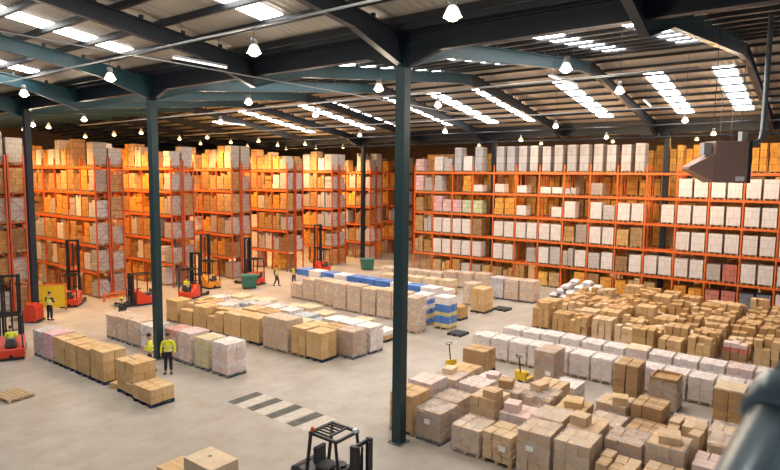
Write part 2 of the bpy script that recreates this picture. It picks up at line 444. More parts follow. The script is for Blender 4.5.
def pipe(name, label, cat, pts, r, mat='conduit'):
    o = MB().tube(pts, r, 8).build(name, M[mat], smooth=True); return tag(o, label, cat)
pipe('cable_conduit', 'pale conduit running past the nearest high-bay lamps under the roof', 'conduit', [(9.9, -6, 12.78), (9.9, 60, 12.78)], .03)
pipe('cable_conduit', 'thin pale conduit crossing the hall at the rafter nearest the left corner', 'conduit', [(3, V1 + BAY - .5, 12.95), (34, V1 + BAY - .5, 12.95)], .022)
pipe('cable_conduit', 'pale conduit under the near slope of the main span', 'conduit', [(21.5, 4, 12.75), (21.5, 46, 12.75)], .035)
pipe('cable_conduit', 'pale conduit running below the main ridge', 'conduit', [(33.0, -4, 12.85), (33.0, 50, 12.85)], .032)
pipe('hanging_sprinkler_pipe', 'dark sprinkler main below the far valley beam', 'pipe', [(47.7, -10, 12.35), (47.7, 70, 12.35)], .09, 'steel_dark')
pipe('hanging_sprinkler_pipe', 'grey sprinkler line high above the long orange rack', 'pipe', [(44.5, -10, 12.95), (44.5, 60, 12.95)], .05, 'steel_dark')
def strip(label, a, b):
    t = thing('strip_light', label, 'lamp', a)
    d = Vector(b) - Vector(a)
    MB().bar((0, 0, .06), d + Vector((0, 0, .06)), .12, .06).build('batten', M['lamp_shell'], t)
    MB().tube([(0, 0, 0), d], .03, 8).build('tube', M['tube_light'], t)
    for f_ in (.15, .85):
        p = d * f_; z = zroof(a[0] + p.x) - .3 - a[2] - p.z
        MB().tube([p + Vector((0, 0, .08)), p + Vector((0, 0, max(.15, z)))], .008, 5).build('hanger', M['black'], t)
strip('white strip light hanging under the roof near the left high-bay lamps', (11.3, 17.6, 12.9), (13.4, 17.6, 12.9))
strip('white strip light far off under the roof above the second aisle', (22.0, 30.3, 12.3), (24.4, 30.3, 12.3))
strip('white strip light under the far slope beside the hanging brown unit', (35.6, 9.3, 13.6), (37.2, 9.3, 13.4))
strip('white strip light beside the lamp under the main ridge', (21.2, 8.9, 12.9), (24.0, 8.9, 12.9))

# suspended heater and its flue
def heater():
    ax = Vector((.61, -.79, 0)).normalized()          # along the cabinet
    ang = math.atan2(ax.y, ax.x)
    t = thing('unit_heater', 'dark brown cabinet with a pointed hood, hung from the roof before the orange rack', 'heater', (22.95, 3.25, 9.05), ang); t.scale = (.93, .93, .96)
    MB().box((0, 0, .72), (1.22, .8, 1.44)).build('cabinet', M['heater_brown'], t, bevel=.02)
    q = MB()
    q.add([(-.61, -.4, .02), (-.61, .4, .02), (-.61, -.4, 1.0), (-.61, .4, 1.0), (-1.45, -.28, .46), (-1.45, .28, .46), (-1.45, -.28, .54), (-1.45, .28, .54)],
          [(0, 1, 5, 4), (2, 6, 7, 3), (0, 4, 6, 2), (1, 3, 7, 5), (4, 5, 7, 6), (0, 2, 3, 1)])
    q.build('discharge_hood', M['heater_brown'], t)
    MB().box((.66, 0, .72), (.1, .82, 1.46)).build('side_panel', M['black'], t)
    o = MB().box((-.80, -.1, 1.17), (.28, .3, .42)).build('control_box', M['conduit'], t); o['label'] = 'small pale control box'
    o = MB().box((.33, -.41, .14), (.32, .02, .16)).build('rating_plate', M['paper_label'], t); o['label'] = 'pale label plate'
    MB().lathe([(.14, 0), (.14, .2), (.1, .22)], (0, 0, 0), 10).build('flue_spigot', M['black'], t, (.82, 0, .72))
    for x in (-.5, .5): MB().tube([(x, 0, 1.44), (x, 0, 5.3)], .012, 6).build('hanging_rod', M['black'], t)
    for x in (-.25, .15): MB().tube([(x, 0, 1.44), (x, 0, 3.4)], .008, 5).build('chain', M['galv'], t)
    o = MB().box((.55, -.05, 1.62), (.2, .25, .34)).build('junction_box', M['conduit'], t)
heater()
P0 = Vector((23.75, 2.35, 10.55))
pts = [P0 + Vector((-.27, .24, -.16)), P0 + Vector((-.18, .17, -.17)), P0 + Vector((.0, .0, -.05)), P0 + Vector((.1, -.04, .3)), P0 + Vector((.12, -.05, 4.1))]
pipe('flue_pipe', 'grey vertical flue pipe with an elbow beside the hanging brown unit', 'pipe', pts, .085, 'galv')

# ------------------------------------------------------------------ pallets, cartons, loads
cache = {}
def pallet_mesh(mat, su, sv):
    key = ('p', mat, round(su, 2), round(sv, 2))
    if key not in cache:
        q = MB()
        n = 6
        for i in range(n):
            x = -su / 2 + su * (i + .5) / n; q.box((x, 0, .132), (su / n * .78, sv, .024))
        for y in (-sv / 2 + .05, 0, sv / 2 - .05):
            q.box((0, y, .109), (su, .1, .022))
            for x in (-su / 2 + .06, 0, su / 2 - .06): q.box((x, y, .06), (.12, .1, .078))
            q.box((0, y, .011), (su, .1, .022))
        cache[key] = q.mesh('pallet', M[mat])
    return cache[key]
def carton_mesh(mat, d):
    d = tuple(round(x / .03) * .03 for x in d); key = ('c', mat, d)
    if key not in cache:
        q = MB().box((0, 0, d[2] / 2), d)
        me = q.mesh('carton', [M[mat], M['tape']], bevel=.012)
        # tape along the top seam
        bm = bmesh.new(); bm.from_mesh(me)
        z = d[2] + .0015; y = d[1] / 2 - .014
        for (x0, x1, y0, y1) in ((-.03, .03, -y, y),):
            vs = [bm.verts.new(p) for p in ((x0, y0, z), (x1, y0, z), (x1, y1, z), (x0, y1, z))]
            fc = bm.faces.new(vs); fc.material_index = 1
        for s in (-1, 1):
            vs = [bm.verts.new(p) for p in ((-.03, s * (d[1] / 2 + .0015), z - .003), (.03, s * (d[1] / 2 + .0015), z - .003), (.03, s * (d[1] / 2 + .0015), z - .12), (-.03, s * (d[1] / 2 + .0015), z - .12))]
            fc = bm.faces.new(vs if s < 0 else vs[::-1]); fc.material_index = 1
        bm.to_mesh(me); bm.free()
        cache[key] = me
    return cache[key], d
def film_mesh(su, sv, h):
    key = ('f', round(su, 2), round(sv, 2), round(h, 1))
    if key not in cache:
        q = MB(); rr = random.Random(len(cache))
        rows = []
        n = 5
        ring = [(-1, -1), (-.4, -1.0), (.35, -1.0), (1, -1), (1, -.3), (1, .4), (1, 1), (.4, 1), (-.3, 1), (-1, 1), (-1, .35), (-1, -.4)]
        vs = []
        for j in range(n + 1):
            for a, b in ring:
                e = .018 + .012 * rr.random()
                vs.append((a * (su / 2 + e), b * (sv / 2 + e), h * j / n))
        L = len(ring); fs = []
        for j in range(n):
            for kk in range(L):
                k2 = (kk + 1) % L; fs.append((j * L + kk, j * L + k2, (j + 1) * L + k2, (j + 1) * L + kk))
        fs.append(tuple(n * L + kk for kk in range(L)))
        q.add(vs, fs); cache[key] = q.mesh('stretch_wrap', M['film'])
    return cache[key]
def load(label, u, v, su=1.0, sv=1.1, h=1.3, mat='kraft_tan', nx=2, ny=2, nz=3, pal='pallet_wood', film=False, group=None, top=None,
         jit=.01, rz=0.0, mess=0, cat='pallet load', name='pallet_load', lid=None, paper=0, skip=()):
    """pallet + cartons (each its own part) + film; h is the whole height"""
    t = thing(name, label, cat, (u, v, 0), rz, group)
    link('pallet', pallet_mesh(pal, su, sv), t)
    ph = .144; hh = (h - ph) / nz
    mats = mat if isinstance(mat, (list, tuple)) else [mat] * nz
    cx, cy = su / nx, sv / ny
    for j in range(nz):
        for a in range(nx):
            for b in range(ny):
                if nx > 2 and ny > 2 and 0 < a < nx - 1 and 0 < b < ny - 1 and j < nz - 1: continue
                if mess and j == nz - 1 and R.random() < mess * .5: continue
                if (a, b, j) in skip: continue
                hz = hh
                if mess and j == nz - 1: hz = hh * R.uniform(.55, 1.15)
                me, d = carton_mesh(mats[j], (cx - .012, cy - .012, hz - .004))
                o = link('carton', me, t, (-su / 2 + cx * (a + .5) + R.uniform(-jit, jit), -sv / 2 + cy * (b + .5) + R.uniform(-jit, jit), ph + hh * j), R.uniform(-.02, .02) + (R.uniform(-.12, .12) if mess and j == nz - 1 else 0))
                # fit the shared box to the layer
                o.scale = (min(1.0, (cx - .012) / d[0]), min(1.0, (cy - .012) / d[1]), (hz - .003) / d[2])
    if top:                                        # a few odd cartons left on the top layer
        for (x, y, a, b, c_) in R.sample([(-.2, -.22, .55, .5, .26), (.2, .2, .6, .45, .22), (0, 0, .7, .6, .2), (-.15, .2, .5, .5, .3)], 1):
            me, d = carton_mesh(mats[-1], (a, b, c_)); link('carton', me, t, (x, y, h), R.uniform(-.3, .3))
    if lid:
        me, d = carton_mesh(lid, (su, sv, .09)); o = link('lid', me, t, (0, 0, h))
        o['label'] = 'pale lid'
    if film: link('stretch_wrap', film_mesh(su, sv, h - .06 + (.10 if lid else 0) + (.0 if not top else .0)), t, (0, 0, .08))
    for i in range(paper):
        p = MB().box((0, 0, 0), (.006, .24, .18)).build('shipping_label', M['paper_label'], t, (-su / 2 - .04, R.uniform(-.25, .25), h * R.uniform(.4, .7)))
        p['label'] = 'white paper label'
    return t

# --- row A: nearest row, end of it beside the two workers
GA = None
A = [('grey white wrapped load at the far end of the row beside the red reach truck', 31.28, 1.0, 1.32, 'grey_board', 1),
     ('bright pink wrapped load behind the brown loads of the nearest row', 30.15, 1.05, 1.38, 'pink_board', 1),
     ('tan carton load next to the pink load in the nearest row', 29.02, 1.05, 1.35, 'kraft_tan', 0),
     ('tan carton load second from the pink load in the nearest row', 27.86, 1.08, 1.33, 'kraft_tan', 0),
     ('tan carton load third from the pink load in the nearest row', 26.66, 1.12, 1.33, 'kraft_tan', 0),
     ('tan carton load fourth from the pink load, before the dark gap', 25.38, 1.15, 1.46, 'kraft_tan', 0)]
for lb, v, sv, h, m, fm in A:
    load(lb, 12.72, v, 1.04, sv, h, m, 2, 2, 3, 'pallet_blue', film=fm, jit=.012, top=None)
load('tall tan carton stack near the two workers, end of the nearest row', 12.72, 23.05, 1.02, 1.35, 1.42, 'kraft_tan', 2, 2, 3, 'pallet_blue', mess=.0, jit=.03)
load('low tan carton load at the aisle end of the nearest row', 12.6, 21.55, 1.04, 1.3, .72, 'kraft_tan', 2, 3, 2, 'pallet_blue', jit=.012)
c = MB().box((0, 0, .12), (.5, .42, .24)).build('carton', [M['kraft_tan']], None, (12.5, 24.22, 0), .3, bevel=.01); tag(c, 'single small carton on the floor in the gap of the nearest row', 'box')

# --- row B: second row, with the green column and the workers
B = [('wrapped brown load farthest off in the second row', 31.75, 1.0, 1.32, 'kraft_pink', 'pallet_blue'),
     ('wrapped brown load second from the far end of the second row', 30.6, 1.05, 1.36, 'kraft_pink', 'pallet_blue'),
     ('wrapped brown load third from the far end of the second row', 29.42, 1.1, 1.4, 'kraft_pink', 'pallet_blue'),
     ('white wrapped load just behind the green column', 28.2, 1.05, 1.35, 'white_board', 'pallet_blue')]
for lb, v, sv, h, m, pl in B:
    load(lb, 16.66, v, 1.05, sv, h, m, 2, 2, 3, pl, film=True)
load('red and white layered load just in front of the green column', 16.66, 25.95, 1.05, 1.0, 1.5, ['pinkwhite_board', 'red_board', 'pinkwhite_board', 'red_board'], 2, 2, 4, 'pallet_blue', film=True)
load('pale pink wrapped load right behind the worker in black trousers', 16.66, 24.78, 1.05, 1.1, 1.56, 'pinkwhite_board', 2, 2, 4, 'pallet_blue', film=True)
load('yellow layered load between two pale pink loads', 16.66, 23.42, 1.05, 1.02, 1.5, 'yellow_board', 2, 2, 5, 'pallet_blue', film=True)
load('pale pink layered load at the aisle end of the second row', 16.66, 22.02, 1.05, 1.12, 1.54, ['pinkwhite_board', 'white_board', 'pinkwhite_board', 'pinkwhite_board', 'white_board'], 2, 2, 5, 'pallet_blue', film=True)

# --- rows C: the middle field of loads
c1 = [(32.6, 1.2, 1.38), (31.1, 1.25, 1.4), (29.75, 1.25, 1.4), (28.25, 1.45, 1.38), (26.7, 1.4, 1.42), (25.15, 1.45, 1.46)]
for j, (v, sv, h) in enumerate(c1):
    load('tan carton load in the front row of the middle field, %s from the far end' % ORD[j], 20.95, v, 1.1, sv, h, 'kraft_tan', 2, 2, 3, 'pallet_blue' if j > 2 else 'pallet_wood', jit=.01, mess=.3 if j in (1, 3) else 0)
load('tall wide tan load in the front row of the middle field', 20.95, 23.1, 1.1, 1.85, 1.72, 'kraft_tan', 2, 3, 4, 'pallet_wood', film=True)
load('tan carton load beside the tall wide load, front row of the middle field', 20.98, 21.42, 1.1, 1.0, 1.5, 'kraft_tan', 2, 2, 3, 'pallet_wood')
load('tan carton load at the aisle corner of the middle field', 20.98, 20.3, 1.1, 1.08, 1.45, 'kraft_tan', 2, 2, 3, 'pallet_blue')
for j, v in enumerate([32.2, 30.9, 29.6, 28.3, 27.0, 25.7, 24.4, 23.1, 21.8, 20.6, 19.45]):
    m = ['kraft_tan', 'cream_board', 'white_board', 'kraft_orange'][(j * 7) % 4]
    load('%s load in the second row of the middle field, %s from the far end' % ({'kraft_tan': 'tan', 'cream_board': 'cream', 'white_board': 'white wrapped', 'kraft_orange': 'orange brown'}[m] if j < 10 else 'brown', ORD[j]),
         22.3, v, 1.05, 1.1, 1.38 if j > 8 else R.choice([1.15, 1.3, 1.42]), 'kraft_dark' if j == 10 else m, 2, 2, 3, 'pallet_blue', film=(j == 10 or m == 'white_board'), mess=.4 if j % 3 == 0 and j < 9 else 0)
for j, v in enumerate([32.0, 30.6, 29.2, 27.9, 26.6, 25.3, 24.0, 22.8, 21.65, 20.5, 19.33]):
    m = ['cream_board', 'pinkwhite_board', 'white_board', 'bluegrey_board', 'white_board'][(j * 3 + 2) % 5] if j < 8 else 'white_board'
    if j == 6: m = 'bluegrey_board'
    load('%s load in the third row of the middle field, %s from the far end' % ({'cream_board': 'cream', 'pinkwhite_board': 'pale pink', 'white_board': 'white', 'bluegrey_board': 'blue grey'}[m], ORD[j]),
         23.55, v, 1.05, 1.05, 1.4 if j > 7 else R.choice([1.1, 1.25, 1.38]), m, 2, 2, 3, 'pallet_blue', film=True)
for j, v in enumerate([32.5, 31.2, 29.9, 28.5, 27.2, 25.9, 24.6, 23.2, 21.6, 20.1]):
    h = [.9, .8, 1.0, .7, .95, 1.1, .9, .75, .95, .62][j]
    load('low cream topped load, fourth row of middle field, %s from far end' % ORD[j], 25.7, v, 1.1, 1.15, h, ['kraft_orange', 'cream_board'] if h > .65 else ['kraft_orange', 'white_board'], 2, 2, 2, 'pallet_dark', mess=0)

# --- rows D: long brown wall, then the blue and white row
for j, v in enumerate([32.0, 30.75, 29.5, 28.25, 27.0, 25.7, 24.4, 23.1, 21.9]):
    u = 30.15 if v < 27.6 else (30.5 if v < 29 else 30.9)
    load('brown wrapped load in the long wall of loads, %s from the far end' % ORD[j], u, v, 1.05, 1.12, [1.15, 1.6, 1.72, 1.78, 1.82, 1.85, 1.8, 1.88, 1.85][j], 'kraft_pink', 2, 2, 4, 'pallet_wood', film=True)
for j, v in enumerate([32.6, 31.3, 30.0, 28.7, 27.4, 26.1, 24.8, 23.5, 22.2, 21.0]):
    blue = j in (0, 2, 4, 5, 6, 8)
    load('%s load standing behind the long brown wall, %s from the far end' % ('blue topped' if blue else 'white topped', ORD[j]), 32.05, v, 1.05, 1.15, 2.02,
         ['cream_board', 'blue_board', 'white_board', 'blue_board' if blue else 'white_board'], 2, 2, 4, 'pallet_wood', film=False)
load('tall brown carton load just right of the foreground column', 28.3, 19.75, 1.0, 1.0, 2.1, 'kraft_pink', 2, 2, 5, 'pallet_wood', film=True)
load('blue and white layered drum load beside the tall brown load', 30.15, 20.3, 1.0, 1.0, 1.95, ['blue_board', 'yellow_board', 'blue_board', 'white_board', 'blue_board', 'white_board'], 2, 2, 6, 'pallet_wood')
load('blue and cream layered load at the aisle end of the blue row', 30.2, 18.75, 1.0, 1.0, 1.98, ['yellow_board', 'blue_board', 'blue_board', 'yellow_board', 'blue_board', 'blue_board', 'white_board', 'white_board'], 2, 2, 8, 'pallet_wood')
load('red and white layered load behind the small brown carton load', 33.4, 20.8, 1.0, 1.0, 1.7, ['pinkwhite_board', 'red_board', 'white_board', 'pinkwhite_board', 'white_board'], 2, 2, 5, 'pallet_wood')
load('small low brown carton load between blue load and brown cube', 32.75, 19.3, .95, .75, .88, 'kraft_orange', 1, 1, 1, 'pallet_dark')
load('brown cube of cartons on a black pallet in the far aisle', 35.6, 19.2, 1.3, 1.05, 1.68, 'kraft_tan', 2, 2, 3, 'pallet_dark')
load('brown wrapped load behind the brown cube of cartons', 37.2, 20.8, 1.1, 1.0, 1.6, 'kraft_pink', 2, 2, 3, 'pallet_wood', film=True)
def empty_pallet(label, u, v, mat, rz=0, su=1.0, sv=1.2, z=0):
    o = link('empty_pallet', pallet_mesh(mat, su, sv), None, (u, v, z), rz); return tag(o, label, 'pallet')
empty_pallet('empty dark pallet on the floor before the blue and cream load', 29.35, 17.35, 'pallet_dark', 0, 1.0, .9)
empty_pallet('empty black pallet beside the brown cube of cartons', 37.0, 18.35, 'pallet_dark', 0, 1.0, 1.0)
empty_pallet('flat wooden pallet on the open floor at the left edge', 9.25, 26.35, 'pallet_wood', .1, 1.0, 1.3)
for j, (u, v) in enumerate([(40.7, 20.45), (40.75, 19.26), (40.85, 18.07)]):
    load('grey wrapped load on black pallets before the far rack, %s from its far end' % ORD[j], u, v, 1.15, 1.08, 1.6, 'kraft_pink' if j else 'grey_board', 2, 2, 3, 'pallet_dark', film=True)
for j, (u, v) in enumerate([(41.9, 32.0), (42.0, 30.8), (42.1, 29.6), (42.2, 28.3), (42.3, 27.0), (42.4, 25.75), (42.7, 24.5), (43.2, 23.2)]):
    load('pale wrapped load in the farthest floor row, %s from the far end' % ORD[j], u, v, 1.1, 1.12, 1.3 if j > 4 else 1.1, 'kraft_pink' if j > 4 else 'cream_board', 2, 2, 3, 'pallet_dark', film=True)
for j, (u, v) in enumerate([(38.6, 29.5), (38.8, 28.2), (39.0, 26.9), (39.2, 25.6), (39.4, 24.3)]):
    load('low cream and brown load, row before the farthest one, %s from far end' % ORD[j], u, v, 1.1, 1.12, 1.15, ['kraft_tan', 'cream_board'], 2, 2, 2, 'pallet_wood')

# --- F: two white rows
for j in range(15):
    v = 14.15 - j * 1.0 - (.06 if j > 3 else 0)
    load('white wrapped load in the front white row, %s from the far end' % ORD[j], 26.78, v, 1.02, .92, 1.12 + R.uniform(-.02, .03), 'white_board', 2, 2, 2, 'pallet_wood', film=True, jit=.004)
for j in range(13):
    v = 13.6 - j * 1.06
    load('white wrapped load in the rear white row, %s from the far end' % ORD[j], 29.15, v, 1.02, .97, 1.1 + R.uniform(-.03, .03), 'white_board' if j not in (6, 10) else 'pinkwhite_board', 2, 2, 2, 'pallet_wood', film=True, jit=.004, lid='cream_board' if j == 6 else None)
# singles in front of the white rows
load('brown carton load at the corner before the front white row', 24.35, 13.2, 1.15, 1.15, 1.12, 'kraft_dark', 2, 2, 3, 'pallet_dark')
load('tall narrow brown load on a black pallet before the white row', 24.75, 9.9, 1.25, .9, 1.6, 'kraft_dark', 2, 1, 4, 'pallet_dark', film=True, paper=1)
load('tallest brown banded load standing before the white row', 24.7, 6.45, 1.2, .95, 1.72, 'kraft_dark', 2, 2, 5, 'pallet_dark', film=False)
t = load('brown load with an open orange tray on top', 24.95, 5.1, 1.15, 1.0, 1.25, 'kraft_dark', 2, 2, 3, 'pallet_dark', film=True)
q = MB()
for x, y, a, b in ((0, .47, 1.1, .04), (0, -.47, 1.1, .04), (.53, 0, .04, .96), (-.53, 0, .04, .96)): q.box((x, y, .07), (a, b, .14))
q.box((0, 0, .015), (1.1, .96, .03)); q.build('tray', M['kraft_orange'], t, (0, 0, 1.25))
load('dark brown banded load with pale lid beside the handrail', 24.95, 2.85, 1.15, 1.0, 1.36, ['kraft_dark', 'kraft_orange', 'kraft_dark', 'kraft_orange', 'kraft_dark'], 1, 2, 5, 'pallet_dark', lid='cream_board')
load('low white topped load on a black pallet behind the wrapped block', 22.85, 8.3, 1.1, .95, .92, ['pinkwhite_board', 'white_board'], 1, 2, 2, 'pallet_dark', film=True)

# --- G: big brown block at the back
row_i = 0
for i in range(10):
    for j in range(11):
        v = 14.15 - j * 1.3; u = 32.0 + i * 1.36
        if v > 12.3: u += 2.2
        elif v > 8: u += 1.4
        elif v < 4.4: u += 1.6
        if u > 45.2 or (i == 9 and j > 8) or (u > 42.7 and v > 11.6): continue
        h = R.choice([1.0, 1.1, 1.25, 1.4, 1.55]) if i else R.choice([1.15, 1.35, 1.5])
        if j == 0 and i == 0: h = 1.62
        m = R.choice(['kraft_orange', 'kraft_orange', 'kraft_tan', 'kraft_pink'])
        if j in (8,) and i == 0: m = ['kraft_orange', 'kraft_dark', 'red_board', 'pinkwhite_board']
        nz = len(m) if isinstance(m, list) else R.choice([3, 4, 4])
        load('brown load in rear block, %s row from white loads, %s from open aisle' % (ORD[i], ORD[j]), u + R.uniform(-.04, .04), v + R.uniform(-.04, .04), 1.08, 1.06, h, m, 2, 3, nz, 'pallet_wood',
             jit=.025, rz=R.uniform(-.03, .03), mess=R.choice([0, .5, .9]), group='rear block of brown carton loads')

# --- H: wrapped block in the foreground
for i in range(4):
    for j in range(13):
        u = 16.98 + i * 1.44; v = [11.98, 10.80, 9.34, 8.18, 7.0][j] if j < 5 else 7.0 - (j - 4) * 1.2
        if i: v += R.uniform(-.02, .02) + (.18 if i % 2 else 0) + (.06 if j == 0 else 0)
        if v < -2.2 or (i == 3 and j in (2, 4)): continue
        if v < 1.5 and i == 0: continue
        h = R.choice([.92, 1.02, 1.1, 1.2, 1.32]) + (.14 if i else 0)
        if (i, j) == (0, 0): h = 1.45
        if (i, j) in ((0, 4), (0, 5)): h = 1.42
        if (i, j) == (2, 6): h = 1.1
        if (i, j) == (3, 1): h = 1.0
        m = R.choice(['kraft_pink', 'kraft_pink', 'kraft_tan', 'kraft_dark', 'pinkwhite_board'] if i else ['kraft_pink', 'kraft_tan'])
        if (i, j) == (0, 1): m, h = 'kraft_dark', 1.12
        load('%s load, foreground block, %s row from forklift, %s from open floor' % ({'kraft_pink': 'film wrapped', 'kraft_tan': 'tan', 'kraft_dark': 'brown', 'pinkwhite_board': 'pale wrapped'}[m], ORD[i], ORD[j]),
             u + (R.uniform(-.05, .05) if i else 0), v, 1.12, 1.02, h, m, 2, 3, R.choice([3, 4, 4]), 'pallet_wood' if j != 1 else 'pallet_dark', film=(R.random() < .75), jit=.018, rz=R.uniform(-.05, .05), mess=R.choice([0, 0, 0, .3]), top=R.random() < .3, paper=1 if i == 0 and j in (1, 3, 4) else 0)
# crumpled sheet of white film over one front load
def sheet():
    q = MB(); rr = random.Random(5); n = 9
    vs = []
    for a in range(n):
        for b in range(n):
            x = -.62 + 1.24 * a / (n - 1); y = -.58 + 1.16 * b / (n - 1)
            e = max(abs(x) - .53, abs(y) - .48, 0)
            vs.append((x, y, rr.uniform(0, .1) - e * 3.2))
    fs = [(a * n + b, (a + 1) * n + b, (a + 1) * n + b + 1, a * n + b + 1) for a in range(n - 1) for b in range(n - 1)]
    return q.add(vs, fs)

# carton stack at the bottom edge
t = thing('carton', 'big pale carton with a hand hole, on the near floor at the bottom edge', 'box', (9.74, 13.78, 0))
MB().box((0, 0, .55), (.92, 1.28, 1.1)).build('body', M['cream_board'], t, bevel=.012)
MB().box((0, 0, 1.103), (.05, 1.26, .004)).build('tape', M['tape'], t)
MB().lathe([(.05, 0), (.05, .006)], (0, 0, 1.104), 10).build('hand_hole', M['black'], t, (.05, .1, 0))
MB().box((-.463, 0, .62), (.006, .5, .34)).build('shipping_label', M['paper_label'], t)
t = thing('carton', 'lower pale carton beside the big one at the bottom edge', 'box', (9.5, 15.0, 0))
MB().box((0, 0, .3), (.9, .9, .6)).build('body', M['kraft_tan'], t, bevel=.012)
MB().box((0, 0, .603), (.05, .88, .004)).build('tape', M['tape'], t)

# heap of white bags before the long rack
def bag_mesh(seed):
    """a lumpy flat sack with pinched corners"""
    rr = random.Random(seed); n = 8; q = MB(); vs = []; fs = []
    for sgn in (-1, 1):
        for a in range(n):
            for b in range(n):
                x = -1 + 2 * a / (n - 1); y = -1 + 2 * b / (n - 1)
                e = (1 - x ** 4) * (1 - y ** 4)
                w_ = 1 - .10 * (x * x * (1 - y * y) + y * y * (1 - x * x))
                vs.append((x * .36 * w_, y * .5 * w_, sgn * (.16 * e ** .6 + (rr.uniform(-.03, .03) if e > .05 else 0))))
    m = n * n
    for a in range(n - 1):
        for b in range(n - 1):
            i = a * n + b
            fs.append((i, i + 1, i + n + 1, i + n)); fs.append((m + i, m + i + n, m + i + n + 1, m + i + 1))
    ring = [b for b in range(n)] + [a * n + n - 1 for a in range(1, n)] + [(n - 1) * n + b for b in range(n - 2, -1, -1)] + [a * n for a in range(n - 2, 0, -1)]
    for k_ in range(len(ring)):
        i, j = ring[k_], ring[(k_ + 1) % len(ring)]; fs.append((i, m + i, m + j, j))
    q.add(vs, fs)
    return q.mesh('bag', M['white_bag'], smooth=True)
bm_ = [bag_mesh(s_) for s_ in range(5)]
def heap():
    n = 0
    lay = [(0, 5, 2, 'bottom'), (1, 4, 2, 'second'), (2, 3, 2, 'third'), (3, 2, 1, 'top')]
    for l, cnt, nc, nm in lay:
        for j in range(cnt):
            for c_ in range(nc):
                v = 17.3 - .47 * l - j * .96 + R.uniform(-.05, .05); u = 43.75 + c_ * 1.12 + (.5 if nc == 1 else l * .04)
                o = link('white_bag', bm_[n % 5], None, (u, v, .19 + l * .375), PI / 2 + R.uniform(-.22, .22)); n += 1
                tag(o, 'bulging white bag, %s layer of heap before the rack, %s column, %s from far end' % (nm, ['outer', 'inner'][c_], ORD[j]), 'bag', 'white bags in the heap')
heap()

# ------------------------------------------------------------------ pallet racks
LV = [0.0, 1.90, 3.90, 5.86, 7.80, 9.67]
LNAME = ['floor level', 'first beam', 'second beam', 'third beam', 'fourth beam', 'top beam']
def rack(label, u0, v0, bays, bay, depth=1.05, top=10.3, um='rack_red_paint'):
    """rack of upright frames across u and beam levels along v; front face at u0"""
    t = thing('pallet_rack', label, 'rack', (u0, v0, 0))
    k = ('upr', depth, top, um)
    if k not in cache:
        q = MB()
        for x in (.05, depth - .05): q.box((x, 0, top / 2), (.1, .085, top)); q.box((x, 0, .006), (.16, .14, .012))
        z = .25; s = 0
        while z < top - .9:
            q.bar((.05 if s else depth - .05, 0, z), (depth - .05 if s else .05, 0, z + .8), .028, .028); z += .8; s ^= 1
            q.bar((.05, 0, z), (depth - .05, 0, z), .028, .028)
        cache[k] = q.mesh('upright_frame', M[um])
    kb = ('beam', depth, round(bay, 3))
    if kb not in cache:
        q = MB()
        for x in (.03, depth - .03): q.box((x, bay / 2, -.08), (.05, bay - .1, .16))
        for y in (bay * .25, bay * .75): q.box((depth / 2, y, -.02), (depth - .1, .06, .035))
        for x in (.03, depth - .03):
            for y in (.06, bay - .06): q.box((x, y, -.115), (.065, .02, .2))
        cache[kb] = q.mesh('beam_level', M['rack_orange'])
    for i in range(bays + 1): link('upright_frame', cache[k], t, (0, i * bay, 0))
    for i in range(bays):
        for z in LV[1:]: link('beam_level', cache[kb], t, (0, i * bay, z))
    return t
def stack_mesh(mat, su, sv, h, style):
    key = ('s', mat, su, sv, h, style)
    if key not in cache:
        rr = random.Random(hash((mat, su, h, style)) % 1000 if False else int(h * 100) + style * 7)
        q = MB(); z = .0
        if style == 0: q.box((0, 0, h / 2), (su, sv, h))
        elif style == 1:
            q.box((0, 0, h * .4), (su, sv, h * .8)); q.box((rr.uniform(-.1, .1), -sv * .2, h * .9), (su * .8, sv * .5, h * .2))
        elif style == 2:
            for i in range(3): q.box((rr.uniform(-.03, .03), rr.uniform(-.03, .03), h * (i + .5) / 3), (su * rr.uniform(.86, 1), sv * rr.uniform(.86, 1), h / 3 - .012))
        elif style == 3:
            q.box((0, -sv * .26, h * .5), (su, sv * .46, h)); q.box((0, sv * .26, h * .42), (su, sv * .46, h * .84))
        else:
            for i in range(3): q.box((rr.uniform(-.04, .04), -sv * .3 + i * sv * .3, h * (.5 - .08 * (i % 2))), (su * .95, sv * .27, h * (1 - .16 * (i % 2))))
        cache[key] = q.mesh('carton_stack', M[mat])
    return cache[key]
RN = {'rack_kraft': 'kraft_carton_load', 'rack_yellow': 'yellow_carton_load', 'rack_grey': 'grey_wrapped_load', 'rack_white': 'white_carton_load', 'rack_pink': 'pink_carton_load', 'rack_green': 'green_carton_load', 'rack_tall': 'tall_wrapped_load', 'rack_slate': 'slate_carton_load', 'rack_red': 'red_carton_load'}
CN = {'rack_kraft': 'brown', 'rack_yellow': 'yellow brown', 'rack_grey': 'grey', 'rack_white': 'white', 'rack_pink': 'pink', 'rack_green': 'pale green', 'rack_tall': 'tall grey white', 'rack_slate': 'slate grey', 'rack_red': 'red'}
def rack_load(u, v, z, mat, label, su=.98, sv=.92, h=1.3, style=0, group=None, pal='pallet_wood'):
    h = round(h, 1)
    if z < LV[5]: h = min(h, 1.5)
    t = thing(RN[mat], label, 'pallet load', (u, v, z + .004), 0, group)
    link('pallet', pallet_mesh(pal, su, sv), t)
    link('carton_stack', stack_mesh(mat, su, sv, h, style), t, (0, 0, .144))
    return t
# long rack: front run and back run
BW = 2.14; V0 = 1.16; NB = 15
UF = 47.38
rack('front run of the long orange pallet rack facing the floor', UF, V0, NB, BW, um='rack_orange')
rack('back run of the long orange pallet rack, behind the black column', UF + 1.95, V0, NB, BW, um='rack_orange')
W, Gk, K, Y, P, T, GR = 'rack_white', 'rack_grey', 'rack_kraft', 'rack_yellow', 'rack_pink', 'rack_tall', 'rack_green'
n_ = None
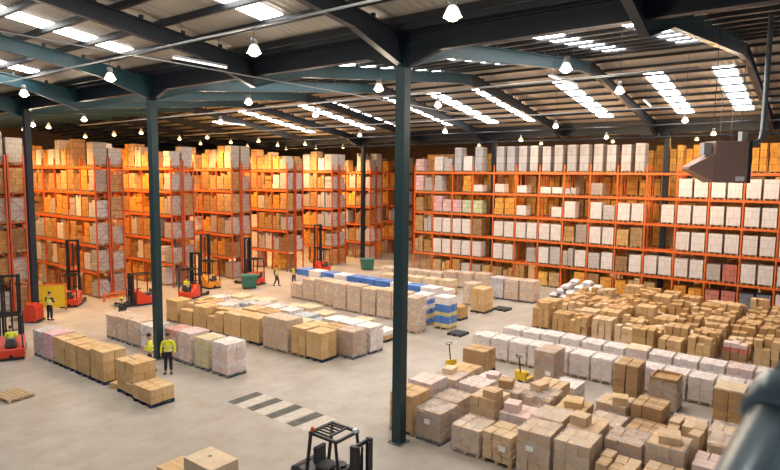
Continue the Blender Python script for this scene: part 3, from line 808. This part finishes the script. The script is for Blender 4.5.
# per level: bay index -> two half bays (far half first as seen from the left: larger v first)
FR = {
 0: {0: (W, 'rack_slate'), 1: ('rack_slate', 'rack_slate'), 2: ('rack_red', 'rack_red'), 3: (Y, Y), 4: (K, n_), 5: (Y, K), 6: (K, Y), 7: (n_, Y), 8: (Y, K), 9: (K, n_), 10: (K, K), 11: (Gk, K), 12: (K, Gk), 13: (K, K), 14: (n_, K)},
 1: {0: (W, W), 1: (W, W), 2: (Gk, 'rack_red'), 3: (W, W), 4: (W, W), 5: (K, W), 6: (Gk, W), 7: (Gk, W), 8: (W, Gk), 9: (n_, Gk), 10: (W, W), 11: (W, n_), 12: (W, W), 13: (W, W), 14: (K, K)},
 2: {0: (W, W), 1: (W, W), 2: (W, W), 3: (W, W), 4: (n_, n_), 5: (K, K), 6: (W, W), 7: (K, Gk), 8: (W, W), 9: (W, W), 10: (W, W), 11: (K, n_), 12: (W, W), 13: (W, W), 14: (K, Gk)},
 3: {0: (W, W), 1: (W, W), 2: (W, W), 3: (W, W), 4: (n_, W), 5: (W, W), 6: (W, Gk), 7: (W, n_), 8: (n_, W), 9: (W, n_), 10: (Y, Y), 11: (GR, n_), 12: (P, GR), 13: (P, P), 14: (K, n_)},
 4: {0: (W, W), 1: (W, W), 2: (W, W), 3: (W, W), 4: (n_, n_), 5: (n_, n_), 6: (Gk, n_), 7: (Gk, n_), 8: (W, W), 9: (W, n_), 10: (W, n_), 11: (W, n_), 12: (n_, Y), 13: (Gk, n_), 14: (P, Gk)},
 5: {0: (n_, n_), 1: (n_, n_), 2: (n_, n_), 3: (n_, n_), 4: (n_, n_), 5: (T, T), 6: (T, T), 7: (T, T), 8: (T, T), 9: (T, T), 10: (T, T), 11: (T, n_), 12: (T, W), 13: (W, Gk), 14: (P, n_)},
}
def half(b): return 'further half' if b == 0 else 'nearer half'
small = {(4, 6): .9, (4, 7): .5, (4, 8): .5, (4, 9): .6, (4, 10): .7, (4, 11): .6, (3, 9): .8, (3, 8): .8}
for lv, bays in FR.items():
    for b, pr in bays.items():
        for k_, m in enumerate(pr):
            if m is None: continue
            v = V0 + BW * b + BW * (.74 if k_ == 0 else .26)
            h = 1.25 + R.choice([-.1, 0, .1]) if m != T else R.choice([2.0, 2.1, 2.1])
            if m == W: h = 1.3
            h = small.get((lv, b), h)
            st = R.choice([0, 2, 3]) if m in (Gk, K) else (0 if m != Y else R.choice([0, 2]))
            rack_load(UF + .5, v, LV[lv], m, '%s load, long rack front, %s, %s bay from near end, %s' % (CN[m], LNAME[lv], ORD[b], half(k_)), sv=.86 if m != T else .68, h=h, style=st)
for lv in range(6):
    for b in range(NB):
        for k_ in range(2):
            if lv == 5 and 4 < b < 13: 
                if R.random() < .15: continue
            if R.random() < .08: continue
            v = V0 + BW * b + BW * (.74 if k_ == 0 else .26)
            m = Y if (lv == 5 and b < 5) else R.choice([Y, Y, K])
            h = R.choice([1.4, 1.6, 1.6]) if lv < 5 else (2.0 if b < 5 else 1.6)
            rack_load(UF + 2.45, v, LV[lv], m, '%s load, long rack back, %s, %s bay from near end, %s' % (CN[m], LNAME[lv], ORD[b], half(k_)), sv=.9, h=min(h, 1.6) if lv < 5 else h, style=R.choice([0, 2, 3]), group='back run loads of the long rack')

# block racks beyond the cross aisle: rows seen end on, aisles between them
ROWS = [(14.35, 43.2, 3, 'at the left edge'), (20.95, 42.9, 6, 'beside the black reach truck'), (26.9, 42.7, 5, 'behind the worker column'), (32.5, 42.3, 4, 'behind the two standing pickers'),
        (38.5, 41.8, 3, 'in the middle distance'), (44.3, 41.4, 2, 'before the foreground column'), (50.2, 41.2, 2, 'just behind the foreground column'), (56.0, 41.0, 3, 'past the long rack'), (61.9, 41.0, 4, 'farthest past the long rack')]
RL = random.Random(23)
for r_i, (u0, ve, nb, dsc) in enumerate(ROWS):
    for side in (0, 1):
        nbs = nb if side == 0 else min(nb, 2)
        uu = u0 + side * 1.12
        rack('orange pallet rack row %s, its %s side' % (dsc, 'aisle' if side == 0 else 'inner'), uu, ve, nbs, BW, 1.05)
        for lv in range(6):
            for b in range(nbs):
                for k_ in range(2):
                    if side == 1 and b > 0 and r_i > 0: continue
                    if RL.random() < (.15 if lv else .4) and not (b == 0 and k_ == 0 and lv): continue
                    v = ve + BW * b + BW * (.26 if k_ == 0 else .74)
                    if b == 0 and k_ == 0: m = RL.choice([Gk, Gk, Gk, K, W if lv in (1, 2) else Gk])  # row ends mostly grey: missing warm aisle light put into the load colour
                    else: m = RL.choice([K, K, K, K, Y, Gk, W] if r_i < 5 else [K, Y, Gk])
                    h = RL.choice([1.2, 1.3, 1.4, 1.5, 1.6]) if lv < 5 else RL.choice([1.2, 1.6, 1.9])
                    rack_load(uu + .52, v, LV[lv], m, '%s load, rack row %s, %s, %s, %s deep' % (CN[m], dsc, LNAME[lv], ('aisle side' if side == 0 else 'inner side'), ORD[b * 2 + k_]),
                              sv=.93, h=h, style=RL.choice([0, 1, 2, 3, 4]), group='loads in the rack row ' + dsc)
# orange guard rails at the rack ends
def guard(label, u, v, L, rz=0):
    q = MB()
    for x in (0, L / 2, L): q.box((x, 0, .3), (.1, .1, .6)); q.box((x, 0, .008), (.2, .2, .016))
    for z in (.25, .52): q.box((L / 2, -.03, z), (L, .06, .14))
    tag(q.build('guard_rail', M['rack_orange'], None, (u, v, 0), rz), label, 'rail')
guard('orange steel guard rail in front of the second rack row', 20.7, 41.6, 2.6)
guard('orange steel guard rail before the rack row behind the pickers', 32.6, 41.2, 2.4)
guard('orange steel guard rail before the rack row at the left edge', 15.9, 42.3, 1.6)

# ------------------------------------------------------------------ people
def bake_skin(name, verts, edges, radii, mat, root=0, sub=1):
    me = bpy.data.meshes.new(name); me.from_pydata(verts, edges, [])
    o = bpy.data.objects.new(name, me); COL.objects.link(o)
    sk = o.modifiers.new('s', 'SKIN'); sk.use_smooth_shade = True; sk.branch_smoothing = .5
    for v, r in zip(me.skin_vertices[0].data, radii):
        v.radius = r if isinstance(r, tuple) else (r, r); v.use_root = False
    me.skin_vertices[0].data[root].use_root = True
    sb = o.modifiers.new('b', 'SUBSURF'); sb.levels = sub; sb.render_levels = sub
    dg = bpy.context.evaluated_depsgraph_get(); dg.update()
    nm = bpy.data.meshes.new_from_object(o.evaluated_get(dg)); nm.name = name
    bpy.data.objects.remove(o)
    nm.materials.clear(); nm.materials.append(mat)
    for p in nm.polygons: p.use_smooth = True
    return nm
def lerp(a, b, t): return tuple(x + (y - x) * t for x, y in zip(a, b))
def person(label, loc, rz, legs, arms, lean=0.0, vest='hivis', hat=None, seated=False, s=1.06, lookdown=.03, jacket='shirt_dark'):
    """legs / arms: joint positions for left then right, in the body frame (y forward, x to the side)"""
    t = thing('person', label, 'person', loc, rz); t.scale = (s, s, s)
    hipz = .54 if seated else .94
    pel = (0, 0, hipz); up = lambda z, y=0: (0, y + lean * z, hipz + z)
    V = [pel, up(.16), up(.36), up(.50), up(.58, .01), up(.67, .03), up(.80, .03 + lookdown)]
    E = [(i, i + 1) for i in range(6)]
    Rr = [(.135, .105), (.13, .10), (.15, .105), (.10, .075), (.052, .055), (.075, .085), (.068, .08)]
    chest = 3
    def chain(start, pts, rs):
        p = start
        for a, r in zip(pts, rs):
            V.append(a); Rr.append((r, r)); E.append((p, len(V) - 1)); p = len(V) - 1
        return p
    hands = []
    for sgn, (el, wr, hd) in zip((-1, 1), arms):
        sh = (sgn * .19, .0 + lean * .47, hipz + .47)
        chain(chest, [sh, el, wr, hd], [.062, .045, .032, .036]); hands.append((wr, hd, sgn))
    legpts = []
    for sgn, (kn, an, to) in zip((-1, 1), legs):
        hp = (sgn * .095, 0, hipz - .06)
        chain(0, [hp, kn, an, to], [.092, .062, .042, .038]); legpts.append((hp, kn, an, to))
    me = bake_skin('body', V, E, Rr, M['skin'])
    bm = bmesh.new(); bm.from_mesh(me)
    q = MB()
    for wr, hd, sgn in hands:                        # four unequal curled fingers and a thumb
        a = (Vector(hd) - Vector(wr)).normalized(); side = Vector((0, 1, 0)); side = (side - a * side.dot(a)).normalized(); nrm = a.cross(side) * (sgn)
        for i, L in enumerate((.075, .085, .08, .06)):
            p = Vector(hd) + side * (.03 - .02 * i)
            q.tube([p, p + a * L * .5 - nrm * .004, p + a * L * .85 - nrm * .03], [.010, .009, .007], 5)
        p = Vector(hd) + side * .03 - a * .03
        q.tube([p, p + side * .03 + a * .02, p + side * .03 + a * .055 - nrm * .01], [.012, .010, .008], 5)
    hc = Vector(up(.735, .03 + lookdown))
    q.tube([hc + Vector((0, .075, .02)), hc + Vector((0, .102, -.02)), hc + Vector((0, .08, -.03))], [.008, .015, .01], 6)   # nose
    for sx in (-1, 1): q.ball(hc + Vector((sx * .078, -.005, -.005)), (.012, .022, .034), 6, 5)                                # ears
    q.box(hc + Vector((0, .083, -.062)), (.045, .012, .012))                                                                  # mouth
    tmp = q.mesh('t', M['skin'], smooth=True); bm.from_mesh(tmp); bm.to_mesh(me); bm.free(); bpy.data.meshes.remove(tmp)
    for p in me.polygons: p.use_smooth = True
    b = link('body', me, t)
    for sx in (-1, 1): MB().ball(hc + Vector((sx * .032, .078, .012)), .011, 6, 5).build('eye', M['black'], t)
    hr = MB(); hr.ball(hc + Vector((0, -.018, .035)), (.088, .10, .092), 10, 8); hr.build('hair', M['hair'], t, smooth=True)
    # trousers
    TV = [(0, 0, hipz + .1), (0, 0, hipz)]; TE = [(0, 1)]; TR = [(.145, .115), (.15, .12)]
    for hp, kn, an, to in legpts:
        p = 1
        for a, r in ((hp, .108), (kn, .078), (lerp(kn, an, .93), .066)):
            TV.append(a); TR.append((r, r)); TE.append((p, len(TV) - 1)); p = len(TV) - 1
    link('trousers', bake_skin('trousers', TV, TE, TR, M['trousers'], 1), t)
    # jacket with sleeves, then the vest
    JV = [up(.08), up(.2), up(.38), up(.50), up(.545)]; JE = [(0, 1), (1, 2), (2, 3), (3, 4)]; JR = [(.148, .118), (.145, .115), (.163, .12), (.118, .092), (.075, .07)]
    for sgn, (el, wr, hd) in zip((-1, 1), arms):
        sh = (sgn * .19, lean * .47, hipz + .47); p = 3
        for a, r in ((sh, .076), (el, .06), (lerp(el, wr, .9), .047)):
            JV.append(a); JR.append((r, r)); JE.append((p, len(JV) - 1)); p = len(JV) - 1
    link('jacket', bake_skin('jacket', JV, JE, JR, M[jacket], 1), t)
    if vest:
        VV = [up(.02), up(.2), up(.38), up(.49), up(.53)]; VE = [(0, 1), (1, 2), (2, 3), (3, 4)]; VR = [(.172, .14), (.168, .135), (.185, .14), (.15, .11), (.10, .085)]
        for sgn in (-1, 1):
            VV.append((sgn * .185, lean * .47, hipz + .47)); VR.append((.09, .085)); VE.append((3, len(VV) - 1))
        vo = link('safety_vest', bake_skin('safety_vest', VV, VE, VR, M[vest], 1), t); vo['label'] = 'bright yellow vest'
        q = MB(); n = 16
        for z in (.10, .27):
            c = Vector(up(z)); ring = []
            for dz in (-.022, .022):
                ring += [c + Vector((.188 * math.cos(2 * PI * k / n), .152 * math.sin(2 * PI * k / n), dz)) for k in range(n)]
            q.add(ring, [(k, (k + 1) % n, n + (k + 1) % n, n + k) for k in range(n)])
        q.build('reflective_band', M['reflect'], vo)
    for hp, kn, an, to in legpts:
        a = Vector(an); d = Vector(to) - a
        sh = MB(); sh.tube([a + Vector((0, -.05, -.03)), a + d * .6 + Vector((0, 0, -.01)), a + d * 1.15 + Vector((0, 0, 0))], [.05, .05, .036], 8)
        sh.build('shoe', M['black'], t, smooth=True)
    if hat:
        h = MB(); h.lathe([(.115, 0), (.108, .05), (.075, .1), (.02, .118)], hc + Vector((0, -.01, .05)), 12); h.box(hc + Vector((0, .11, .055)), (.13, .08, .012))
        h.build('cap', M[hat], t, smooth=True)
    return t
stand = [((-.10, .03, .50), (-.11, -.02, .09), (-.13, .13, .04)), ((.10, .03, .50), (.12, -.01, .09), (.14, .14, .04))]
walk = [((-.10, .16, .52), (-.10, .20, .10), (-.11, .36, .05)), ((.10, .06, .50), (.10, -.20, .12), (.11, -.07, .05))]
sit = [((-.12, .42, .56), (-.12, .50, .12), (-.13, .64, .07)), ((.12, .42, .56), (.12, .50, .12), (.13, .64, .07))]
def armdown(h=.94): return [((-.27, -.04, h + .19), (-.28, .05, h - .05), (-.28, .08, h - .13)), ((.27, -.04, h + .19), (.28, .05, h - .05), (.28, .08, h - .13))]
def armfwd(h=.94): return [((-.25, .06, h + .2), (-.16, .28, h + .2), (-.13, .35, h + .21)), ((.25, .06, h + .2), (.16, .28, h + .2), (.13, .35, h + .21))]
person('person in a yellow vest and black trousers standing by the pale pink load', (14.85, 24.1, 0), math.radians(140), stand, armdown(), s=1.08, jacket='hivis')
person('person in a yellow vest with bag, beside the green column, facing away', (14.35, 24.75, 0), math.radians(60), walk, armfwd(), s=1.06, jacket='hivis')
person('person in a yellow vest walking in the cross aisle before the racks', (32.85, 37.0, 0), math.radians(200), walk, armdown(), s=.98)
person('person in dark clothes and yellow vest bending at the far floor loads', (34.1, 36.2, 0), math.radians(120), stand, armfwd(), lean=.35, s=.95)
person('person in a yellow vest beside the red truck at the left rack', (15.85, 38.75, 0), math.radians(300), stand, armfwd(), s=1.02)
person('person in a yellow cap behind the far end of the second row', (17.95, 33.9, 0), math.radians(20), stand, armdown(), vest=None, hat='hivis', s=.98)

# ------------------------------------------------------------------ trucks
def reach_truck(label, u, v, rz, mast=4.0, body='truck_red', driver=None, forks=True):
    t = thing('reach_truck', label, 'forklift', (u, v, 0), rz)
    q = MB(); q.prism([(-.55, .12), (.62, .12), (.62, .95), (.35, 1.05), (-.15, .62), (-.55, .55)], -.56, .56, 'x'); q.v = [(y_, -x_, z_) if False else (x_, y_, z_) for x_, y_, z_ in q.v]
    q.build('chassis', M[body], t, bevel=.03)
    MB().box((0, 0, .07), (1.1, 1.2, .1)).build('skirt', M['black'], t)
    for s in (-1, 1):
        MB().box((s * .46, 1.15, .14), (.14, 1.3, .16)).build('outrigger', M['black'], t)
        w_ = MB(); w_.lathe([(.12, -.06), (.14, -.05), (.14, .05), (.12, .06)], n=12); o = w_.build('wheel', M['rubber'], t, (s * .46, 1.7, .14)); o.rotation_euler = (0, PI / 2, 0)
    w_ = MB(); w_.lathe([(.14, -.07), (.16, -.06), (.16, .06), (.14, .07)], n=12); o = w_.build('wheel', M['rubber'], t, (0, -.45, .16)); o.rotation_euler = (0, PI / 2, 0)
    q = MB()
    for s in (-1, 1):
        q.box((s * .38, .82, mast / 2), (.10, .14, mast - .1)); q.box((s * .28, .90, mast / 2 + .1), (.07, .11, mast - .5))
    for z in (.4, mast * .5, mast - .12): q.box((0, .78, z), (.8, .07, .12))
    q.tube([(.0, .84, .3), (.0, .84, mast - .3)], .045, 8)
    q.build('mast', M['black'], t)
    q = MB(); q.box((0, 1.0, .65), (.9, .05, .1)); q.box((0, 1.0, .3), (.9, .05, .1)); q.box((-.4, 1.0, .7), (.05, .04, .9)); q.box((.4, 1.0, .7), (.05, .04, .9)); q.box((0, 1.0, 1.15), (.85, .04, .05))
    q.build('carriage', M['black'], t)
    for s in (-1, 1):
        q = MB(); q.box((s * .26, 1.05, .4), (.1, .05, .55)); q.box((s * .26, 1.6, .14), (.1, 1.1, .045)); q.build('fork', M['galv'], t)
    q = MB()
    for x, y in ((-.5, .6), (.5, .6), (-.5, -.5), (.5, -.5)): q.bar((x, y, .5), (x * .94, y * .92, 2.18), .06, .06)
    for x in (-.47, .47): q.bar((x, -.46, 2.18), (x, .56, 2.18), .06, .06)
    for k in range(7): q.bar((-.47, -.46 + k * .17, 2.18), (.47, -.46 + k * .17, 2.18), .035, .05)
    q.build('overhead_guard', M['black'], t)
    MB().box((0, -.28, .72), (.5, .5, .16)).build('seat', M['seat_grey'], t, bevel=.03)
    MB().box((0, -.5, .92), (.38, .1, .3)).build('seat_back', M['seat_grey'], t, bevel=.03)
    q = MB(); q.tube([(0, .42, .8), (0, .3, 1.15)], .02, 6); q.lathe([(.15, 0), (.17, .015), (.15, .03)], (0, .29, 1.14), 12); q.build('steering_wheel', M['black'], t)
    if driver:
        person(driver, (u + (.26) * math.sin(rz), v - (.26) * math.cos(rz), .29), rz, sit, armfwd(.54), seated=True, s=1.0, jacket='hivis')
    return t
reach_truck('black masted red reach truck cut by the left edge, with a driver in yellow', 11.35, 32.2, math.radians(-24), 4.1, driver='person in a yellow vest driving the red reach truck at the left edge')
reach_truck('red reach truck with a tall dark mast before the second rack row', 18.6, 42.0, math.radians(-40), 4.6)
reach_truck('red reach truck with a seated driver in the cross aisle behind the tan loads', 25.3, 38.1, math.radians(-70), 3.4, driver='person in a yellow vest driving the truck behind the tan loads')
reach_truck('dark masted truck entering the aisle beyond the red truck with driver', 28.9, 40.4, math.radians(-5), 4.4, 'truck_orange')
reach_truck('red reach truck with a dark mast beside the green bin', 32.3, 38.9, math.radians(15), 4.0)
reach_truck('far red reach truck with a tall mast beyond the picker in yellow', 40.6, 39.1, math.radians(-10), 4.6)
reach_truck('low red truck half hidden behind the green worker column', 22.1, 38.8, math.radians(80), 2.3)
t = thing('pallet_truck', 'red powered pallet truck beside the person at the left rack', 'pallet truck', (15.05, 39.15, 0), math.radians(35))
MB().prism([(-.45, .08), (.4, .08), (.4, .75), (.15, 1.15), (-.35, 1.15), (-.45, .9)], -.38, .38, 'x').build('chassis', M['truck_red'], t, bevel=.03)
MB().box((0, -.5, .14), (.7, .14, .1)).build('step', M['black'], t)
for s_ in (-1, 1):
    MB().box((s_ * .2, .85, .14), (.16, .95, .06)).build('fork', M['galv'], t)
    w_ = MB(); w_.lathe([(.07, -.05), (.07, .05)], n=10); o = w_.build('wheel', M['rubber'], t, (s_ * .28, -.1, .07)); o.rotation_euler = (0, PI / 2, 0)
q = MB(); q.tube([(0, -.3, 1.12), (0, -.5, 1.32)], .025, 6); q.tube([(-.18, -.52, 1.32), (.18, -.52, 1.32)], .02, 6); q.build('handle', M['black'], t)

def counterbalance():
    t = thing('forklift', 'black counterbalance forklift at the bottom edge, seen from behind its overhead guard', 'forklift', (11.47, 10.62, 0), PI)
    b = MB(); b.prism([(-1.0, .25), (.75, .25), (.75, .75), (.3, .78), (-.15, 1.0), (-.95, 1.05), (-1.1, .7)], -.5, .5, 'x'); b.build('chassis', M['black'], t, bevel=.03)
    MB().prism([(-1.3, .3), (-.95, .25), (-.95, 1.08), (-1.2, 1.0)], -.5, .5, 'x').build('counterweight', M['black'], t, bevel=.03)
    q = MB()
    for x in (-.44, .44):
        q.bar((x, -.62, 1.0), (x * .98, -.46, 2.14), .07, .07); q.bar((x, .62, .8), (x * .98, .44, 2.14), .06, .06)
        q.bar((x * .98, -.5, 2.14), (x * .98, .48, 2.14), .07, .07)
    for y in (-.49, .47): q.bar((-.46, y, 2.14), (.46, y, 2.14), .07, .07)
    for k in range(5): q.bar((-.30 + k * .15, -.47, 2.15), (-.30 + k * .15, .1, 2.15), .03, .045)
    q.bar((-.44, .1, 2.15), (.44, .1, 2.15), .05, .05)
    q.build('overhead_guard', M['black'], t)
    q = MB()
    for s in (-1, 1): q.box((s * .32, .98, 1.1), (.11, .16, 2.1)); q.box((s * .22, 1.02, 1.1), (.07, .1, 2.0))
    for z in (.3, 1.2, 2.08): q.box((0, .95, z), (.7, .07, .1))
    q.tube([(.12, .9, .3), (.12, .9, 1.95)], .035, 8); q.tube([(-.12, .9, .3), (-.12, .9, 1.95)], .035, 8)
    q.build('mast', M['black'], t)
    q = MB(); q.box((0, 1.1, .55), (.95, .05, .1)); q.box((0, 1.1, .2), (.95, .05, .1)); q.box((0, 1.1, 1.15), (.9, .04, .05))
    for x in (-.42, -.14, .14, .42): q.box((x, 1.1, .7), (.04, .04, .95))
    q.build('carriage', M['black'], t)
    for s in (-1, 1):
        q = MB(); q.box((s * .28, 1.14, .32), (.11, .05, .55)); q.box((s * .28, 1.7, .06), (.11, 1.1, .045)); q.build('fork', M['galv'], t)
    for x, y, r in ((-.48, .55, .3), (.48, .55, .3), (-.46, -.75, .26), (.46, -.75, .26)):
        w_ = MB(); w_.lathe([(r * .5, -.11), (r * .92, -.1), (r, -.06), (r, .06), (r * .92, .1), (r * .5, .11)], n=18); o = w_.build('wheel', M['rubber'], t, (x, y, r)); o.rotation_euler = (0, PI / 2, 0)
    MB().box((0, -.3, 1.1), (.48, .48, .14)).build('seat', M['seat_grey'], t, bevel=.04)
    MB().box((0, -.55, 1.38), (.46, .12, .5)).build('seat_back', M['seat_grey'], t, bevel=.04)
    q = MB(); q.tube([(0, .42, .8), (0, .25, 1.3)], .025, 6); q.lathe([(.16, 0), (.18, .015), (.16, .03)], (0, .24, 1.3), 14); q.build('steering_wheel', M['black'], t)
    for x in (.2, .27): MB().tube([(x, .4, .8), (x, .36, 1.2)], .012, 6).build('lever', M['truck_yellow'], t)
    MB().box((.05, .42, 1.22), (.55, .16, .1)).build('dashboard', M['black'], t)
    o = MB().lathe([(.06, 0), (.06, .09), (.03, .12)], (0, 0, 0), 10).build('beacon', M['amber'], t, (.36, -.46, 2.18)); o['label'] = 'amber beacon'
    for x in (-.3,): 
        o = MB().box((0, 0, 0), (.14, .1, .1)).build('work_light', M['paper_label'], t, (x, .5, 2.22)); o['label'] = 'white lamp'
counterbalance()

# bins, orange machine, pallet jacks, odds
def bin_(label, u, v, rz):
    t = thing('waste_bin', label, 'bin', (u, v, 0), rz)
    q = MB(); a, b, h = .62, .48, 1.05
    q.add([(-a * .85, -b * .85, .12), (a * .85, -b * .85, .12), (a * .85, b * .85, .12), (-a * .85, b * .85, .12), (-a, -b, h), (a, -b, h), (a, b, h), (-a, b, h)], [(0, 3, 2, 1), (0, 1, 5, 4), (1, 2, 6, 5), (2, 3, 7, 6), (3, 0, 4, 7), (4, 5, 6, 7)])
    q.build('body', M['bin_green'], t, bevel=.02)
    MB().prism([(-.52, 1.05), (.52, 1.05), (.45, 1.15), (-.45, 1.15)], -.66, .66, 'x').build('lid', M['bin_green'], t)
    for x in (-.5, .5):
        for y in (-.35, .35):
            w_ = MB(); w_.lathe([(.08, -.02), (.08, .02)], n=10); o = w_.build('wheel', M['rubber'], t, (x, y, .08)); o.rotation_euler = (0, PI / 2, 0)
bin_('dark green wheeled bin in the cross aisle before the racks', 30.75, 37.9, -.6)
bin_('dark green wheeled bin far back beside the pale floor row', 44.6, 36.9, -.6)
t = thing('barrier_panel', 'orange yellow solid barrier panel at the end of the left rack', 'barrier', (17.0, 41.6, 0), -.55)
MB().box((0, 0, .95), (2.1, .06, 1.5)).build('panel', M['truck_yellow'], t)
for x in (-1.0, 1.0): MB().box((x, 0, .9), (.08, .1, 1.8)).build('post', M['rack_orange'], t)
MB().box((0, 0, 1.75), (2.0, .08, .08)).build('top_rail', M['rack_orange'], t)
def jack(label, u, v, rz):
    t = thing('pallet_jack', label, 'pallet truck', (u, v, 0), rz)
    for s in (-1, 1):
        MB().box((s * .2, .55, .12), (.15, 1.1, .06)).build('fork', M['truck_yellow'], t)
        w_ = MB(); w_.lathe([(.05, -.04), (.05, .04)], n=10); o = w_.build('wheel', M['rubber'], t, (s * .2, .95, .05)); o.rotation_euler = (0, PI / 2, 0)
    MB().prism([(-.2, .1), (.05, .1), (.02, .55), (-.15, .5)], -.26, .26, 'x').build('body', M['truck_yellow'], t, bevel=.02)
    w_ = MB(); w_.lathe([(.09, -.06), (.09, .06)], n=12); o = w_.build('wheel', M['rubber'], t, (0, -.12, .09)); o.rotation_euler = (0, PI / 2, 0)
    q = MB(); q.tube([(0, -.12, .4), (0, -.28, 1.2)], .03, 8); q.tube([(-.16, -.3, 1.28), (-.1, -.28, 1.2), (.1, -.28, 1.2), (.16, -.3, 1.28), (-.16, -.3, 1.28)], .02, 6); q.build('handle', M['black'], t)
jack('yellow pallet jack with upright black handle behind the wrapped block', 23.5, 14.2, math.radians(150))
jack('yellow pallet jack lying low before the brown load and white row', 24.2, 10.95, math.radians(-92))

# dark bars painted on the floor, with pale stripes between
BARS = [((14.4, 18.97), (15.88, 18.93)), ((14.45, 17.87), (15.92, 17.78)), ((14.42, 16.72), (15.93, 16.63)), ((14.43, 15.56), (15.9, 15.45))]

# handrail in front of the camera
t = thing('handrail', 'blue grey tubular handrail with a collar joint, close to the camera', 'railing', (.79, .05, 8.84))
a, c_, e = Vector((.655, .075, 8.745)), Vector((.80, .04, 8.828)), Vector((1.16, -.05, 8.985))
o_ = Vector((.79, .05, 8.84))
MB().tube([a - o_ + (a - c_) * 1.5, c_ - o_], .030, 24).build('lower_tube', M['rail_paint'], t, smooth=True)
MB().tube([c_ - o_, e - o_ + (e - c_)], .030, 24).build('upper_tube', M['rail_paint'], t, smooth=True)
d_ = (c_ - a).normalized()
MB().tube([c_ - o_ - d_ * .018, c_ - o_ - d_ * .014, c_ - o_ + d_ * .03, c_ - o_ + d_ * .036], [.034, .040, .040, .034], 24).build('collar', M['rail_paint'], t, smooth=True)

# ------------------------------------------------------------------ floor marks
def quad(name, pts, mat, z, label, cat, group=None):
    q = MB(); q.add([(x, y, z) for x, y in pts] + [(x, y, z - .003) for x, y in pts], [(0, 1, 2, 3), (4, 7, 6, 5), (0, 4, 5, 1), (1, 5, 6, 2), (2, 6, 7, 3), (3, 7, 4, 0)])
    o = q.build(name, M[mat]); tag(o, label, cat, group); o['kind'] = 'structure'
def along(p, q, w0, w1):
    p, q = Vector(p), Vector(q); d = (q - p).normalized(); n = Vector((-d.y, d.x))
    return [p + n * w0, q + n * w0, q + n * w1, p + n * w1]
for j, (p, q) in enumerate(BARS):
    quad('floor_marking', along(p, q, -.225, .225), 'marking_dark', .007, 'dark painted bar on the open floor, %s from the pale pink load' % ORD[j], 'floor marking')
for j in range(4):
    p, q = BARS[j]; p2 = (p[0], p[1] - .56); q2 = (q[0], q[1] - .56)
    quad('floor_marking', along(p2, q2, -.28, .28), 'marking_white', .004, 'worn pale stripe after the %s dark bar on the open floor' % ORD[j], 'floor marking')

# ------------------------------------------------------------------ groups of repeats
RULES = [('middle field', 'loads of the middle field'), ('front white row', 'white loads in the front row'), ('rear white row', 'white loads in the rear row'), ('foreground block', 'loads of the foreground block'),
         ('long wall of loads', 'loads of the long brown wall'), ('long brown wall', 'loads behind the long brown wall'), ('nearest row', 'loads of the nearest row'), ('second row', 'loads of the second row'),
         ('long rack front', 'loads on the long rack front'), ('farthest', 'loads of the farthest floor rows'), ('before the far rack', 'grey loads before the far rack')]
STEMS = {'high_bay_lamp': 'high-bay lamps under the roof', 'steel_column': 'steel columns of the hall', 'roof_rafter': 'roof rafters', 'valley_beam': 'valley beams', 'pallet_rack': 'orange pallet racks',
         'reach_truck': 'reach trucks by the racks', 'person': 'people at work', 'guard_rail': 'guard rails at the rack ends', 'waste_bin': 'green bins', 'strip_light': 'strip lights', 'empty_pallet': 'empty pallets on the floor',
         'pallet_jack': 'yellow pallet jacks', 'cable_conduit': 'conduits under the roof', 'floor_marking': 'painted bars on the floor', 'hanging_sprinkler_pipe': 'sprinkler pipes'}
for o in list(COL.objects):
    if o.parent or 'label' not in o or 'group' in o: continue
    st = o.name.split('.')[0]
    if st in STEMS: o['group'] = STEMS[st]; continue
    if st.endswith('load'):
        for k_, g_ in RULES:
            if k_ in o['label']: o['group'] = g_; break

# ------------------------------------------------------------------ world, light, camera
wd = bpy.data.worlds.new('world'); SC.world = wd; wd.use_nodes = True
bg = wd.node_tree.nodes['Background']; bg.inputs[0].default_value = (.80, .88, 1.0, 1); bg.inputs[1].default_value = .34

cam = bpy.data.cameras.new('camera'); co = bpy.data.objects.new('camera', cam); COL.objects.link(co)
cam.sensor_fit = 'HORIZONTAL'; cam.sensor_width = 36; cam.lens = 590.37 / 780 * 36; cam.clip_start = .05; cam.clip_end = 400
yaw, pitch, roll = .6528, .0968, .0110
fw = Vector((math.cos(yaw) * math.cos(pitch), math.sin(yaw) * math.cos(pitch), -math.sin(pitch)))
r0 = fw.cross(Vector((0, 0, 1))).normalized(); u0 = r0.cross(fw)
r2 = math.cos(roll) * r0 + math.sin(roll) * u0; u2 = -math.sin(roll) * r0 + math.cos(roll) * u0
mw = Matrix(((r2.x, u2.x, -fw.x, 0), (r2.y, u2.y, -fw.y, 0), (r2.z, u2.z, -fw.z, 9.094), (0, 0, 0, 1)))
co.matrix_world = mw
cam.dof.use_dof = True; cam.dof.focus_distance = 28; cam.dof.aperture_fstop = 4.5
SC.camera = co
SC.view_settings.view_transform = 'Standard'; SC.view_settings.look = 'None'
SC.view_settings.exposure = -0.14; SC.view_settings.gamma = 1.0
SC.cycles.max_bounces = 6; SC.cycles.diffuse_bounces = 3; SC.cycles.transparent_max_bounces = 12
SC.cycles.sample_clamp_indirect = 6
